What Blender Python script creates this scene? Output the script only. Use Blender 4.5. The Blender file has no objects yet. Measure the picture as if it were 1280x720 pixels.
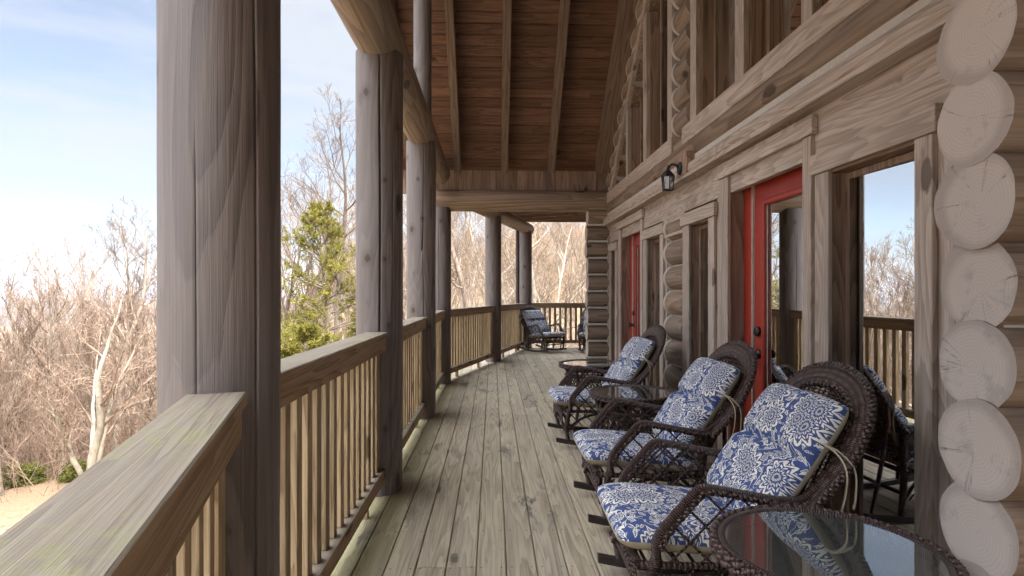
import bpy, bmesh, math, random
import numpy as np
from mathutils import Vector, Matrix, noise
random.seed(7)
PI = math.pi
C = bpy.context.scene.collection
SC = bpy.context.scene

# ------------------------------------------------------------------ helpers: objects
def tag(o, label=None, cat=None, group=None, kind=None):
    if label: o['label'] = label
    if cat: o['category'] = cat
    if group: o['group'] = group
    if kind: o['kind'] = kind
    return o

def empty(name, loc=(0, 0, 0), rz=0.0, parent=None):
    o = bpy.data.objects.new(name, None)
    o.empty_display_size = 0.1
    C.objects.link(o)
    o.location = loc
    o.rotation_euler = (0, 0, rz)
    if parent: o.parent = parent
    return o

def copy_tree(o, parent=None):
    c = o.copy()
    C.objects.link(c)
    if parent: c.parent = parent
    for ch in list(o.children):
        copy_tree(ch, c)
    return c

class MB:
    """collects shapes (with uvs in metres) and links them as one mesh object"""
    def __init__(s):
        s.v = []; s.f = []; s.uv = []; s.mi = []; s.sm = []
    def face(s, idx, uv=None, mi=0, smooth=False):
        s.f.append(tuple(idx)); s.uv.append(uv if uv else [(0.0, 0.0)] * len(idx)); s.mi.append(mi); s.sm.append(smooth)
    def add(s, pts):
        b = len(s.v); s.v.extend([tuple(p) for p in pts]); return b
    def hexa(s, c8, mi=0):
        """8 corners: bottom 4 (ccw from above) then top 4"""
        b = s.add(c8)
        for q in ((3, 2, 1, 0), (4, 5, 6, 7), (0, 1, 5, 4), (1, 2, 6, 5), (2, 3, 7, 6), (3, 0, 4, 7)):
            s.face([b + i for i in q], mi=mi)
    def box(s, x0, x1, y0, y1, z0, z1, mi=0, bev=0.0):
        if bev <= 0:
            s.hexa([(x0, y0, z0), (x1, y0, z0), (x1, y1, z0), (x0, y1, z0), (x0, y0, z1), (x1, y0, z1), (x1, y1, z1), (x0, y1, z1)], mi)
            return
        bm = bmesh.new()
        m = bmesh.ops.create_cube(bm, size=1.0)
        for v in bm.verts:
            v.co = Vector(((x0 + x1) / 2 + v.co.x * (x1 - x0), (y0 + y1) / 2 + v.co.y * (y1 - y0), (z0 + z1) / 2 + v.co.z * (z1 - z0)))
        bmesh.ops.bevel(bm, geom=list(bm.edges), offset=bev, segments=1, affect='EDGES')
        s.bm(bm, mi=mi); bm.free()
    def bm(s, bm, M=None, mi=0, smooth=False):
        bm.verts.index_update()
        b = s.add([(M @ v.co) if M else v.co for v in bm.verts])
        for f in bm.faces:
            s.face([b + v.index for v in f.verts], mi=mi, smooth=smooth)
    def obox(s, p, q, w, h, up=(0, 0, 1), mi=0):
        """bar from p to q (axis line), width w across, height h along up"""
        p = Vector(p); q = Vector(q); d = (q - p).normalized(); u = Vector(up)
        sd = d.cross(u).normalized(); u = sd.cross(d).normalized()
        c = []
        for hh in (-h / 2, h / 2):
            for e, ww in ((p, -w / 2), (p, w / 2), (q, w / 2), (q, -w / 2)):
                c.append(e + sd * ww + u * hh)
        s.hexa(c, mi)
    def tube(s, pts, rad, seg=8, closed=False, flat=1.0, ref=None, caps=True, mi=0, capmi=None, smooth=True):
        """swept tube; rad number, list or function(i); flat squashes along the frame's second axis"""
        pts = [Vector(p) for p in pts]; n = len(pts)
        if not callable(rad):
            rl = rad if isinstance(rad, (list, tuple)) else [rad] * n
        else:
            rl = [rad(i) for i in range(n)]
        prev = None; base = len(s.v); L = 0.0; Ls = []
        for i in range(n):
            if closed: t = pts[(i + 1) % n] - pts[i - 1]
            else: t = pts[min(i + 1, n - 1)] - pts[max(i - 1, 0)]
            t.normalize()
            if prev is None:
                a = Vector(ref) if ref else (Vector((0, 0, 1)) if abs(t.z) < 0.9 else Vector((1, 0, 0)))
            else: a = prev
            u = (a - t * a.dot(t)).normalized(); w = t.cross(u); prev = u
            if i: L += (pts[i] - pts[i - 1]).length
            Ls.append(L)
            for k in range(seg):
                g = 2 * PI * k / seg
                s.v.append(tuple(pts[i] + u * (math.cos(g) * rl[i] * flat) + w * (math.sin(g) * rl[i])))
        rm = sum(rl) / n
        for i in range(n if closed else n - 1):
            j = (i + 1) % n
            La = Ls[i]; Lb = Ls[j] if j else L + (pts[0] - pts[-1]).length
            for k in range(seg):
                k2 = (k + 1) % seg
                va, vb = k / seg, (k + 1) / seg
                s.face([base + i * seg + k, base + i * seg + k2, base + j * seg + k2, base + j * seg + k],
                       [(La, va), (La, vb), (Lb, vb), (Lb, va)], mi, smooth)
        if caps and not closed:
            cm = mi if capmi is None else capmi
            for i, rev in ((0, True), (n - 1, False)):
                idx = [base + i * seg + k for k in range(seg)]
                uv = [(math.cos(2 * PI * k / seg) * rl[i], math.sin(2 * PI * k / seg) * rl[i]) for k in range(seg)]
                if rev: idx.reverse(); uv.reverse()
                s.face(idx, uv, cm)
    def lathe(s, prof, c=(0, 0, 0), seg=24, axis='Z', mi=0, smooth=True):
        base = len(s.v)
        for r, h in prof:
            for k in range(seg):
                g = 2 * PI * k / seg
                a, b = r * math.cos(g), r * math.sin(g)
                p = {'Z': (a, b, h), 'X': (h, a, b), 'Y': (b, h, a)}[axis]
                s.v.append((c[0] + p[0], c[1] + p[1], c[2] + p[2]))
        for i in range(len(prof) - 1):
            for k in range(seg):
                k2 = (k + 1) % seg
                s.face([base + i * seg + k, base + i * seg + k2, base + (i + 1) * seg + k2, base + (i + 1) * seg + k], mi=mi, smooth=smooth)
        for i, rev in ((0, True), (len(prof) - 1, False)):
            if prof[i][0] > 1e-5:
                idx = [base + i * seg + k for k in range(seg)]
                s.face(idx[::-1] if rev else idx, mi=mi)
    def build(s, name, mat, parent=None):
        me = bpy.data.meshes.new(name)
        me.from_pydata(s.v, [], s.f)
        mats = mat if isinstance(mat, (list, tuple)) else [mat]
        for m in mats: me.materials.append(m)
        uvl = me.uv_layers.new(name='UVMap')
        flat = [c for f in s.uv for p in f for c in p]
        uvl.data.foreach_set('uv', flat)
        me.polygons.foreach_set('material_index', s.mi)
        me.polygons.foreach_set('use_smooth', s.sm)
        me.update()
        o = bpy.data.objects.new(name, me)
        C.objects.link(o)
        if parent: o.parent = parent
        return o

def part(name, mat, parent, *boxes, bev=0.0):
    m = MB()
    for b in boxes: m.box(*b, bev=bev)
    return m.build(name, mat, parent)

def np_mesh(name, V, Q, mat, parent=None, smooth=True, uv=None):
    """fast mesh from numpy arrays: V (n,3), Q (m,4) or (m,3)"""
    me = bpy.data.meshes.new(name)
    k = Q.shape[1]
    me.vertices.add(len(V)); me.vertices.foreach_set('co', np.ascontiguousarray(V, dtype=np.float32).ravel())
    me.loops.add(Q.size); me.loops.foreach_set('vertex_index', np.ascontiguousarray(Q, dtype=np.int32).ravel())
    me.polygons.add(len(Q))
    me.polygons.foreach_set('loop_start', np.arange(0, Q.size, k, dtype=np.int32))
    me.polygons.foreach_set('use_smooth', np.full(len(Q), smooth))
    me.materials.append(mat)
    me.update(calc_edges=True)
    o = bpy.data.objects.new(name, me)
    C.objects.link(o)
    if parent: o.parent = parent
    return o

def smooth_path(pts, n=8, closed=False):
    """Catmull-Rom through pts"""
    P = [Vector(p) for p in pts]; out = []; m = len(P)
    for i in range(m if closed else m - 1):
        if closed: a, b, c, d = P[i - 1], P[i], P[(i + 1) % m], P[(i + 2) % m]
        else: a, b, c, d = P[max(i - 1, 0)], P[i], P[i + 1], P[min(i + 2, m - 1)]
        for k in range(n):
            t = k / n
            out.append(0.5 * ((2 * b) + (c - a) * t + (2 * a - 5 * b + 4 * c - d) * t * t + (3 * b - a - 3 * c + d) * t ** 3))
    if not closed: out.append(P[-1].copy())
    return out

# ------------------------------------------------------------------ helpers: materials
class NT:
    def __init__(s, name):
        s.m = bpy.data.materials.new(name); s.m.use_nodes = True
        s.t = s.m.node_tree; s.t.nodes.clear()
        s.out = s.t.nodes.new('ShaderNodeOutputMaterial')
    def link(s, a, b): s.t.links.new(a, b)
    def n(s, typ, ins=None, **props):
        nd = s.t.nodes.new('ShaderNode' + typ)
        for k, v in props.items(): setattr(nd, k, v)
        for k, v in (ins or {}).items():
            if isinstance(v, bpy.types.NodeSocket): s.link(v, nd.inputs[k])
            else: nd.inputs[k].default_value = v
        return nd
    def math(s, op, a, b=0.0, c=0.0, clamp=False):
        nd = s.n('Math', {0: a, 1: b, 2: c}, operation=op); nd.use_clamp = clamp; return nd.outputs[0]
    def vmath(s, op, a, b=(0, 0, 0)):
        nd = s.n('VectorMath', {0: a, 1: b}, operation=op)
        return nd.outputs['Value'] if op in ('LENGTH', 'DISTANCE', 'DOT_PRODUCT') else nd.outputs[0]
    def noise(s, vec, scale=5.0, detail=3.0, rough=0.5, dist=0.0, out='Fac'):
        return s.n('TexNoise', {'Vector': vec, 'Scale': scale, 'Detail': detail, 'Roughness': rough, 'Distortion': dist}).outputs[out]
    def ramp(s, fac, stops, interp='LINEAR'):
        nd = s.n('ValToRGB', {0: fac}); cr = nd.color_ramp; cr.interpolation = interp
        while len(cr.elements) < len(stops): cr.elements.new(0.5)
        for e, (p, c) in zip(cr.elements, stops):
            e.position = p; e.color = (c[0], c[1], c[2], 1.0) if hasattr(c, '__len__') else (c, c, c, 1.0)
        return nd.outputs[0]
    def mix(s, fac, a, b, blend='MIX'):
        nd = s.n('Mix', data_type='RGBA', blend_type=blend)
        for i, v in ((0, fac), (6, a), (7, b)):
            if isinstance(v, bpy.types.NodeSocket): s.link(v, nd.inputs[i])
            elif i: nd.inputs[i].default_value = (v[0], v[1], v[2], 1.0)
            else: nd.inputs[i].default_value = v
        return nd.outputs[2]
    def scale(s, vec, v3):
        return s.vmath('MULTIPLY', vec, v3)
    def bump(s, h, strength=0.3, dist=0.01):
        return s.n('Bump', {'Height': h, 'Strength': strength, 'Distance': dist}).outputs[0]
    def principled(s, col, rough=0.7, bump=None, metal=0.0, spec=0.5, **more):
        ins = {'Base Color': col if isinstance(col, bpy.types.NodeSocket) else (col[0], col[1], col[2], 1.0),
               'Roughness': rough, 'Metallic': metal, 'Specular IOR Level': spec}
        if bump is not None: ins['Normal'] = bump
        ins.update(more)
        nd = s.n('BsdfPrincipled', ins)
        s.link(nd.outputs[0], s.out.inputs[0])
        return s.m

def simple(name, col, rough=0.6, metal=0.0, spec=0.5, var=0.12, scale=18.0):
    t = NT(name)
    co = t.n('TexCoord').outputs['Object']
    nz = t.noise(co, scale, 4, 0.6)
    d = tuple(c * (1 - var) for c in col); l = tuple(min(1, c * (1 + var)) for c in col)
    return t.principled(t.ramp(nz, [(0.3, d), (0.7, l)]), rough, t.bump(nz, 0.08, 0.01), metal, spec)

def wood(name, dark, mid, light, axis='Y', rings=9.0, cross=7.0, along=0.55, rough=0.72, knots=1.0, weather=None, wamt=0.5,
         ringmix=0.55, islands=True, bumpk=0.35, spec=0.3, wscale=1.6, cracks=0.0, extra=None):
    """solid wood: contour lines of a long-stretched noise read as grain, knots darken it, a weathering colour mottles it"""
    t = NT(name)
    co = t.n('TexCoord').outputs['Object']
    if islands:
        rnd = t.n('NewGeometry').outputs['Random Per Island']
    else:
        rnd = t.n('ObjectInfo').outputs['Random']
    rv = t.n('CombineXYZ', {0: t.math('MULTIPLY', rnd, 31.7), 1: t.math('MULTIPLY', rnd, 57.3), 2: t.math('MULTIPLY', rnd, 17.9)}).outputs[0]
    p = t.vmath('ADD', co, rv)
    def st(c, a): return {'X': (a, c, c), 'Y': (c, a, c), 'Z': (c, c, a)}[axis]
    # knots (warp the grain around them)
    kv = t.n('TexVoronoi', {'Vector': t.scale(p, st(4.2, 1.7)), 'Scale': 1.0, 'Randomness': 1.0})
    kd = t.math('ADD', kv.outputs['Distance'], t.math('MULTIPLY', t.math('SUBTRACT', t.noise(p, 30, 2), 0.5), 0.08))
    krnd = t.n('SeparateColor', {0: kv.outputs['Color']}).outputs[0]
    ksize = t.math('MULTIPLY', t.math('GREATER_THAN', krnd, 1 - 0.55 * knots), t.math('MULTIPLY_ADD', krnd, 0.13, 0.06))
    kmask = t.math('SUBTRACT', 1.0, t.n('MapRange', {0: kd, 1: t.math('MULTIPLY', ksize, 0.7), 2: t.math('ADD', ksize, 0.003), 3: 0.0, 4: 1.0}, interpolation_type='SMOOTHSTEP').outputs[0])
    khalo = t.math('MULTIPLY', t.math('POWER', 2.718, t.math('MULTIPLY', kd, -7.0)), t.math('GREATER_THAN', krnd, 1 - 0.55 * knots))
    g0 = t.math('ADD', t.noise(t.scale(p, st(cross, along)), 1.0, 2.0, 0.4, 0.2), t.math('MULTIPLY', t.noise(t.scale(p, st(cross * 9, along * 5)), 1.0, 1.0), 0.035))
    g = t.math('ADD', t.math('MULTIPLY', g0, rings), t.math('MULTIPLY', khalo, 1.6))
    fr = t.math('FRACT', g)
    ring = t.ramp(fr, [(0.0, 0.0), (0.06, 0.12), (0.45, 0.55), (0.80, 1.0), (0.93, 0.9), (1.0, 0.0)])
    fib = t.ramp(t.noise(t.scale(p, st(120.0, 2.2)), 1.0, 3, 0.7), [(0.30, 0.0), (0.70, 1.0)])
    fib2 = t.ramp(t.noise(t.scale(p, st(38.0, 1.0)), 1.0, 2, 0.5), [(0.28, 0.0), (0.72, 1.0)])
    f = t.math('ADD', t.math('MULTIPLY', ring, ringmix), t.math('ADD', t.math('MULTIPLY', fib, 0.55 * (1 - ringmix) + 0.12), t.math('MULTIPLY', fib2, 0.45 * (1 - ringmix) + 0.08)), clamp=True)
    col = t.ramp(f, [(0.12, dark), (0.5, mid), (0.85, light)])
    # tint per board
    tv = t.math('MULTIPLY_ADD', t.math('FRACT', t.math('MULTIPLY', rnd, 7.77)), 0.36, 0.82)
    col = t.mix(1.0, col, t.n('CombineColor', {0: tv, 1: tv, 2: tv}).outputs[0], 'MULTIPLY')
    if weather:
        wn = t.noise(t.scale(p, st(wscale * 1.5, wscale * 0.5)), 1.0, 4, 0.6)
        wm = t.ramp(wn, [(0.36, 0.0), (0.66, 1.0)])
        wc = t.mix(t.math('MULTIPLY', f, 0.7), tuple(c * 0.62 for c in weather), weather)
        col = t.mix(t.math('MULTIPLY', wm, wamt), col, wc)
    col = t.mix(t.math('MULTIPLY', kmask, 0.8), col, tuple(c * 0.35 for c in dark))
    col = t.mix(t.math('MULTIPLY', khalo, 0.25), col, tuple(c * 0.7 for c in dark))
    if cracks:
        cv = t.noise(t.scale(p, st(34.0, 0.7)), 1.0, 1.0, 0.4, 0.6)
        cm = t.ramp(t.math('ABSOLUTE', t.math('SUBTRACT', cv, 0.5)), [(0.0, 1.0), (0.006, 0.0)])
        cm = t.math('MULTIPLY', cm, t.ramp(t.noise(t.scale(p, st(5.0, 0.9)), 1.0, 2), [(0.52, 0.0), (0.6, 1.0)]))
        col = t.mix(t.math('MULTIPLY', cm, cracks), col, tuple(c * 0.3 for c in dark))
    if extra: col = extra(t, co, p, col)
    h = t.math('ADD', t.math('MULTIPLY', ring, 0.6), t.math('ADD', t.math('MULTIPLY', fib, 0.7), t.math('MULTIPLY', kmask, -0.8)))
    rr = t.math('MULTIPLY_ADD', fib2, 0.25, rough - 0.12)
    return t.principled(col, rr, t.bump(h, bumpk, 0.004), spec=spec)
SKY, EXPO, CLOUD_FILL = 0.09, 1.15, 38.0
# ------------------------------------------------------------------ materials
def algae(t, co, p, col):
    sx = t.n('SeparateXYZ', {0: co})
    nz = t.noise(co, 3.5, 4, 0.6)
    m = t.math('MULTIPLY', t.n('MapRange', {0: t.math('ADD', sx.outputs[0], t.math('MULTIPLY', nz, 0.5)), 1: -0.16, 2: -0.50, 3: 0.0, 4: 1.0}).outputs[0], t.math('MULTIPLY_ADD', nz, 0.9, 0.15), clamp=True)
    col = t.mix(t.math('MULTIPLY', m, 0.75), col, (0.32, 0.31, 0.10))
    # worn dark flakes of old stain
    fl = t.noise(t.scale(co, (9.0, 2.4, 1.0)), 1.0, 5, 0.68, 0.5)
    zone = t.ramp(t.noise(t.scale(co, (1.3, 0.8, 1.0)), 1.0, 2), [(0.5, 0.0), (0.62, 1.0)])
    fm = t.math('MULTIPLY', t.ramp(fl, [(0.54, 0.0), (0.575, 1.0)]), zone)
    col = t.mix(t.math('MULTIPLY', fm, 0.75), col, (0.075, 0.067, 0.06))
    # screw heads, two to a board over each joist
    fx = t.math('SUBTRACT', t.math('FRACT', t.math('DIVIDE', t.math('ADD', sx.outputs[0], 0.664 + 14.63), 0.1463)), 0.5)
    dx = t.math('MULTIPLY', t.math('SUBTRACT', t.math('ABSOLUTE', fx), 0.33), 0.1463)
    dy = t.math('MULTIPLY', t.math('SUBTRACT', t.math('FRACT', t.math('DIVIDE', t.math('ADD', sx.outputs[1], 40.0), 0.43)), 0.5), 0.43)
    d = t.math('SQRT', t.math('ADD', t.math('POWER', dx, 2.0), t.math('POWER', dy, 2.0)))
    col = t.mix(t.math('MULTIPLY', t.math('LESS_THAN', d, 0.0045), 0.85), col, (0.03, 0.025, 0.02))
    return col

def moss(t, co, p, col):
    nz = t.math('ADD', t.math('MULTIPLY', t.noise(co, 3.0, 2, 0.5), 0.55), t.math('MULTIPLY', t.noise(co, 32.0, 4, 0.7), 0.45))
    up = t.n('SeparateXYZ', {0: t.n('NewGeometry').outputs['Normal']}).outputs[2]
    m = t.math('MULTIPLY', t.math('GREATER_THAN', up, 0.7), t.ramp(nz, [(0.52, 0.0), (0.60, 0.42)]))
    top = t.math('MULTIPLY', t.math('GREATER_THAN', up, 0.7), 0.72)
    col = t.mix(top, col, t.mix(t.noise(t.scale(p, (40.0, 2.0, 40.0)), 1.0, 3), (0.095, 0.088, 0.075), (0.27, 0.255, 0.222)))
    return t.mix(m, col, (0.25, 0.26, 0.09))

M = {}
def wood3(key, axes, *a, **k):
    for ax in axes: M[key + ax] = wood(key + '_' + ax, *a, axis=ax, **k)
def skylit_side_knots(t, co, p, col):
    # grey skylight painted into the colour of the post's outer side
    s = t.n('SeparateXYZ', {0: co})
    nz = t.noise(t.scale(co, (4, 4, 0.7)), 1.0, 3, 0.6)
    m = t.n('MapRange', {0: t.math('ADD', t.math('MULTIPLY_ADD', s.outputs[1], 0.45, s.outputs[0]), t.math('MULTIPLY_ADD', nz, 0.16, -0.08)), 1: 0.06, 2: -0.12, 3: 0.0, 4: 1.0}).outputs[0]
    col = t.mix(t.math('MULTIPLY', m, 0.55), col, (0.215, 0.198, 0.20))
    # branch knots on the round of the log
    ang = t.math('ADD', t.math('ARCTAN2', s.outputs[1], s.outputs[0]), t.math('MULTIPLY', t.n('ObjectInfo').outputs['Random'], 9.0))
    q = t.n('CombineXYZ', {0: t.math('MULTIPLY', ang, 0.155 * 3.6), 1: t.math('MULTIPLY', t.math('ADD', s.outputs[2], t.math('MULTIPLY', t.n('ObjectInfo').outputs['Random'], 40.0)), 1.9), 2: 0.0}).outputs[0]
    vo = t.n('TexVoronoi', {'Vector': q, 'Scale': 1.0, 'Randomness': 0.9}, voronoi_dimensions='2D')
    dl = t.vmath('MULTIPLY', t.vmath('SUBTRACT', q, vo.outputs['Position']), (1 / 3.6, 1 / 1.9 * 0.8, 0.0))
    dist = t.math('ADD', t.vmath('LENGTH', dl), t.math('MULTIPLY_ADD', t.noise(co, 55, 3), 0.022, -0.011))
    cr = t.n('SeparateColor', {0: vo.outputs['Color']})
    rk = t.math('MULTIPLY_ADD', cr.outputs[0], 0.015, 0.011); gate = t.math('GREATER_THAN', cr.outputs[1], 0.3)
    kn = t.math('DIVIDE', dist, rk)
    core = t.n('MapRange', {0: kn, 1: 0.75, 2: 1.1, 3: 1.0, 4: 0.0}).outputs[0]
    halo = t.math('MULTIPLY', gate, t.n('MapRange', {0: kn, 1: 1.0, 2: 3.2, 3: 1.0, 4: 0.0}, interpolation_type='SMOOTHSTEP').outputs[0]); core = t.math('MULTIPLY', core, gate)
    col = t.mix(t.math('MULTIPLY', halo, 0.35), col, (0.075, 0.052, 0.042))
    rings = t.math('MULTIPLY_ADD', t.math('SINE', t.math('MULTIPLY', kn, 13.0)), 0.5, 0.5)
    return t.mix(t.math('MULTIPLY', core, 0.85), col, t.mix(rings, (0.035, 0.025, 0.02), (0.085, 0.058, 0.045)))
wood3('post', 'Z', (0.052, 0.036, 0.030), (0.118, 0.086, 0.072), (0.19, 0.146, 0.124), rings=15.0, cross=3.8, along=0.42, weather=(0.27, 0.24, 0.225), wamt=0.4, islands=False, knots=1.3, ringmix=0.50, cracks=0.7, rough=0.50, spec=0.45, extra=skylit_side_knots)
wood3('log', 'XYZ', (0.115, 0.073, 0.047), (0.222, 0.152, 0.105), (0.32, 0.232, 0.17), rings=10.0, cross=4.5, along=0.35, weather=(0.30, 0.25, 0.21), wamt=0.4, knots=0.8, ringmix=0.48, cracks=0.5, rough=0.58)
wood3('board', 'XYZ', (0.27, 0.205, 0.162), (0.385, 0.305, 0.248), (0.54, 0.455, 0.395), rings=24.0, cross=4.2, along=0.5, weather=(0.40, 0.325, 0.275), wamt=0.4, knots=0.8, ringmix=0.38, rough=0.66)
wood3('jamb', 'XYZ', (0.12, 0.073, 0.05), (0.25, 0.165, 0.115), (0.37, 0.26, 0.19), rings=13.0, cross=5.0, along=0.5, knots=0.7, ringmix=0.45)
wood3('ceil', 'XY', (0.068, 0.034, 0.022), (0.145, 0.074, 0.047), (0.205, 0.112, 0.073), rings=10.0, cross=6.0, along=0.6, knots=1.0, ringmix=0.4, rough=0.6)
wood3('rafter', 'Y', (0.08, 0.052, 0.037), (0.165, 0.112, 0.08), (0.24, 0.172, 0.128), rings=12.0, cross=5.0, along=0.5, knots=0.7, ringmix=0.4)
wood3('frieze', 'Z', (0.13, 0.08, 0.055), (0.27, 0.185, 0.135), (0.36, 0.26, 0.2), rings=6.0, cross=6.0, along=0.6, knots=0.9, ringmix=0.4)
M['deck'] = wood('deck_wood', (0.155, 0.125, 0.088), (0.315, 0.265, 0.19), (0.42, 0.365, 0.275), axis='Y', rings=13.0, cross=8.0, along=0.5, weather=(0.32, 0.285, 0.25), wamt=0.5, knots=0.5, ringmix=0.44, rough=0.74, extra=algae, cracks=0.35)
wood3('rail', 'XY', (0.15, 0.09, 0.048), (0.31, 0.205, 0.118), (0.42, 0.30, 0.19), rings=12.0, cross=9.0, along=0.6, knots=0.6, ringmix=0.5, extra=moss)
wood3('balus', 'Z', (0.19, 0.13, 0.075), (0.36, 0.26, 0.155), (0.48, 0.37, 0.235), rings=11.0, cross=12.0, along=0.8, knots=0.6, ringmix=0.5, islands=False)
M['red'] = simple('red_door_paint', (0.36, 0.039, 0.023), 0.42, var=0.10, scale=6)
M['chink'] = simple('chinking', (0.50, 0.465, 0.42), 0.9, var=0.1, scale=40)
M['weatherstrip'] = simple('weatherstrip', (0.55, 0.50, 0.42), 0.7)
M['bronze'] = simple('aged_bronze', (0.06, 0.055, 0.055), 0.42, metal=0.7)
M['black'] = simple('black_iron', (0.018, 0.019, 0.022), 0.45, metal=0.3)
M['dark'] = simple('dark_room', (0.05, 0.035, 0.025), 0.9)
M['drape'] = simple('drape_cloth', (0.42, 0.38, 0.33), 0.95, scale=3)
M['shingle'] = simple('roof_shingle', (0.10, 0.09, 0.085), 0.9, scale=9)
M['metal_brown'] = simple('brown_gutter', (0.085, 0.06, 0.05), 0.5)

def endgrain():
    t = NT('log_end_grain')
    uv = t.n('TexCoord').outputs['UV']
    rnd = t.n('NewGeometry').outputs['Random Per Island']
    rv = t.n('CombineXYZ', {0: t.math('MULTIPLY', rnd, 13.0), 1: t.math('MULTIPLY', rnd, 29.0), 2: t.math('MULTIPLY', rnd, 7.0)}).outputs[0]
    s = t.n('SeparateXYZ', {0: uv})
    cx = t.math('ADD', s.outputs[0], t.math('MULTIPLY_ADD', rnd, 0.05, -0.025)); cy = t.math('ADD', s.outputs[1], t.math('MULTIPLY_ADD', t.math('FRACT', t.math('MULTIPLY', rnd, 9.1)), 0.05, -0.025))
    r = t.math('SQRT', t.math('ADD', t.math('POWER', cx, 2.0), t.math('POWER', cy, 2.0)))
    a = t.math('ARCTAN2', cy, cx)
    q = t.vmath('ADD', uv, rv)
    nz = t.noise(q, 14, 4, 0.6)
    ring = t.math('FRACT', t.math('ADD', t.math('MULTIPLY', r, 95.0), t.math('MULTIPLY', nz, 2.0)))
    # radial checks: noise sampled on angle, strong at few angles
    av = t.n('CombineXYZ', {0: t.math('MULTIPLY', t.math('COSINE', a), 3.2), 1: t.math('MULTIPLY', t.math('SINE', a), 3.2), 2: t.math('MULTIPLY', rnd, 91.0)}).outputs[0]
    an = t.noise(t.vmath('ADD', av, t.vmath('MULTIPLY', q, (2.0, 2.0, 2.0))), 1.3, 3, 0.7)
    ck = t.ramp(t.math('ABSOLUTE', t.math('SUBTRACT', an, 0.5)), [(0.0, 1.0), (0.013, 0.0)])
    ck = t.math('MULTIPLY', ck, t.math('GREATER_THAN', t.noise(av, 0.8, 1), 0.63))
    fine = t.noise(av, 9.0, 2, 0.7)
    col = t.mix(t.math('MULTIPLY', ring, 0.55), (0.53, 0.465, 0.42), (0.42, 0.36, 0.32))
    col = t.mix(t.math('MULTIPLY', t.ramp(fine, [(0.5, 0.0), (0.75, 1.0)]), 0.4), col, (0.42, 0.37, 0.345))
    blot = t.ramp(t.noise(q, 9.0, 4, 0.65), [(0.57, 0.0), (0.66, 1.0)])
    col = t.mix(t.math('MULTIPLY', blot, 0.5), col, (0.30, 0.27, 0.265))
    rim = t.n('MapRange', {0: t.math('ADD', r, t.math('MULTIPLY', nz, 0.03)), 1: 0.118, 2: 0.146, 3: 0.0, 4: 1.0}).outputs[0]
    col = t.mix(t.math('MULTIPLY', rim, 0.5), col, (0.27, 0.225, 0.20))
    col = t.mix(t.math('MULTIPLY', ck, 0.8), col, (0.10, 0.088, 0.082))
    return t.principled(col, 0.75, t.bump(t.math('SUBTRACT', t.math('MULTIPLY', ring, 0.25), ck), 0.4, 0.004), spec=0.3)
M['end'] = endgrain()

def glass_mat(name, refl, tint, rough=0.0):
    """thin pane: part mirror (coated), part clear"""
    t = NT(name)
    tr = t.n('BsdfTransparent', {'Color': (*tint, 1)}).outputs[0]
    gl = t.n('BsdfGlossy', {'Color': (0.93, 0.95, 0.97, 1), 'Roughness': rough}).outputs[0]
    fr = t.n('Fresnel', {'IOR': 1.5}).outputs[0]
    f = t.math('ADD', t.math('MULTIPLY', fr, 1.3), refl, clamp=True)
    mx = t.n('MixShader', {0: f, 1: tr, 2: gl}).outputs[0]
    t.link(mx, t.out.inputs[0]); return t.m
M['glass'] = glass_mat('window_glass', 0.62, (0.62, 0.64, 0.62))
def table_glass():
    t = NT('table_glass')
    tr = t.n('BsdfTransparent', {'Color': (0.86, 0.93, 0.91, 1)}).outputs[0]
    df = t.n('BsdfDiffuse', {'Color': (0.52, 0.58, 0.56, 1)}).outputs[0]
    gl = t.n('BsdfGlossy', {'Color': (0.95, 0.97, 0.97, 1), 'Roughness': 0.01}).outputs[0]
    fr = t.n('Fresnel', {'IOR': 1.5}).outputs[0]
    up = t.n('NewGeometry').outputs['Normal']
    a = t.n('MixShader', {0: 0.09, 1: tr, 2: df}).outputs[0]
    t.link(t.n('MixShader', {0: t.math('ADD', t.math('MULTIPLY', fr, 1.3), 0.15, clamp=True), 1: a, 2: gl}).outputs[0], t.out.inputs[0]); return t.m
M['table_glass'] = table_glass()
M['upper_glass'] = glass_mat('upper_glass', 0.12, (0.45, 0.45, 0.43))
M['lamp_glass'] = glass_mat('lamp_glass', 0.08, (0.85, 0.88, 0.9), 0.15)

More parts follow.
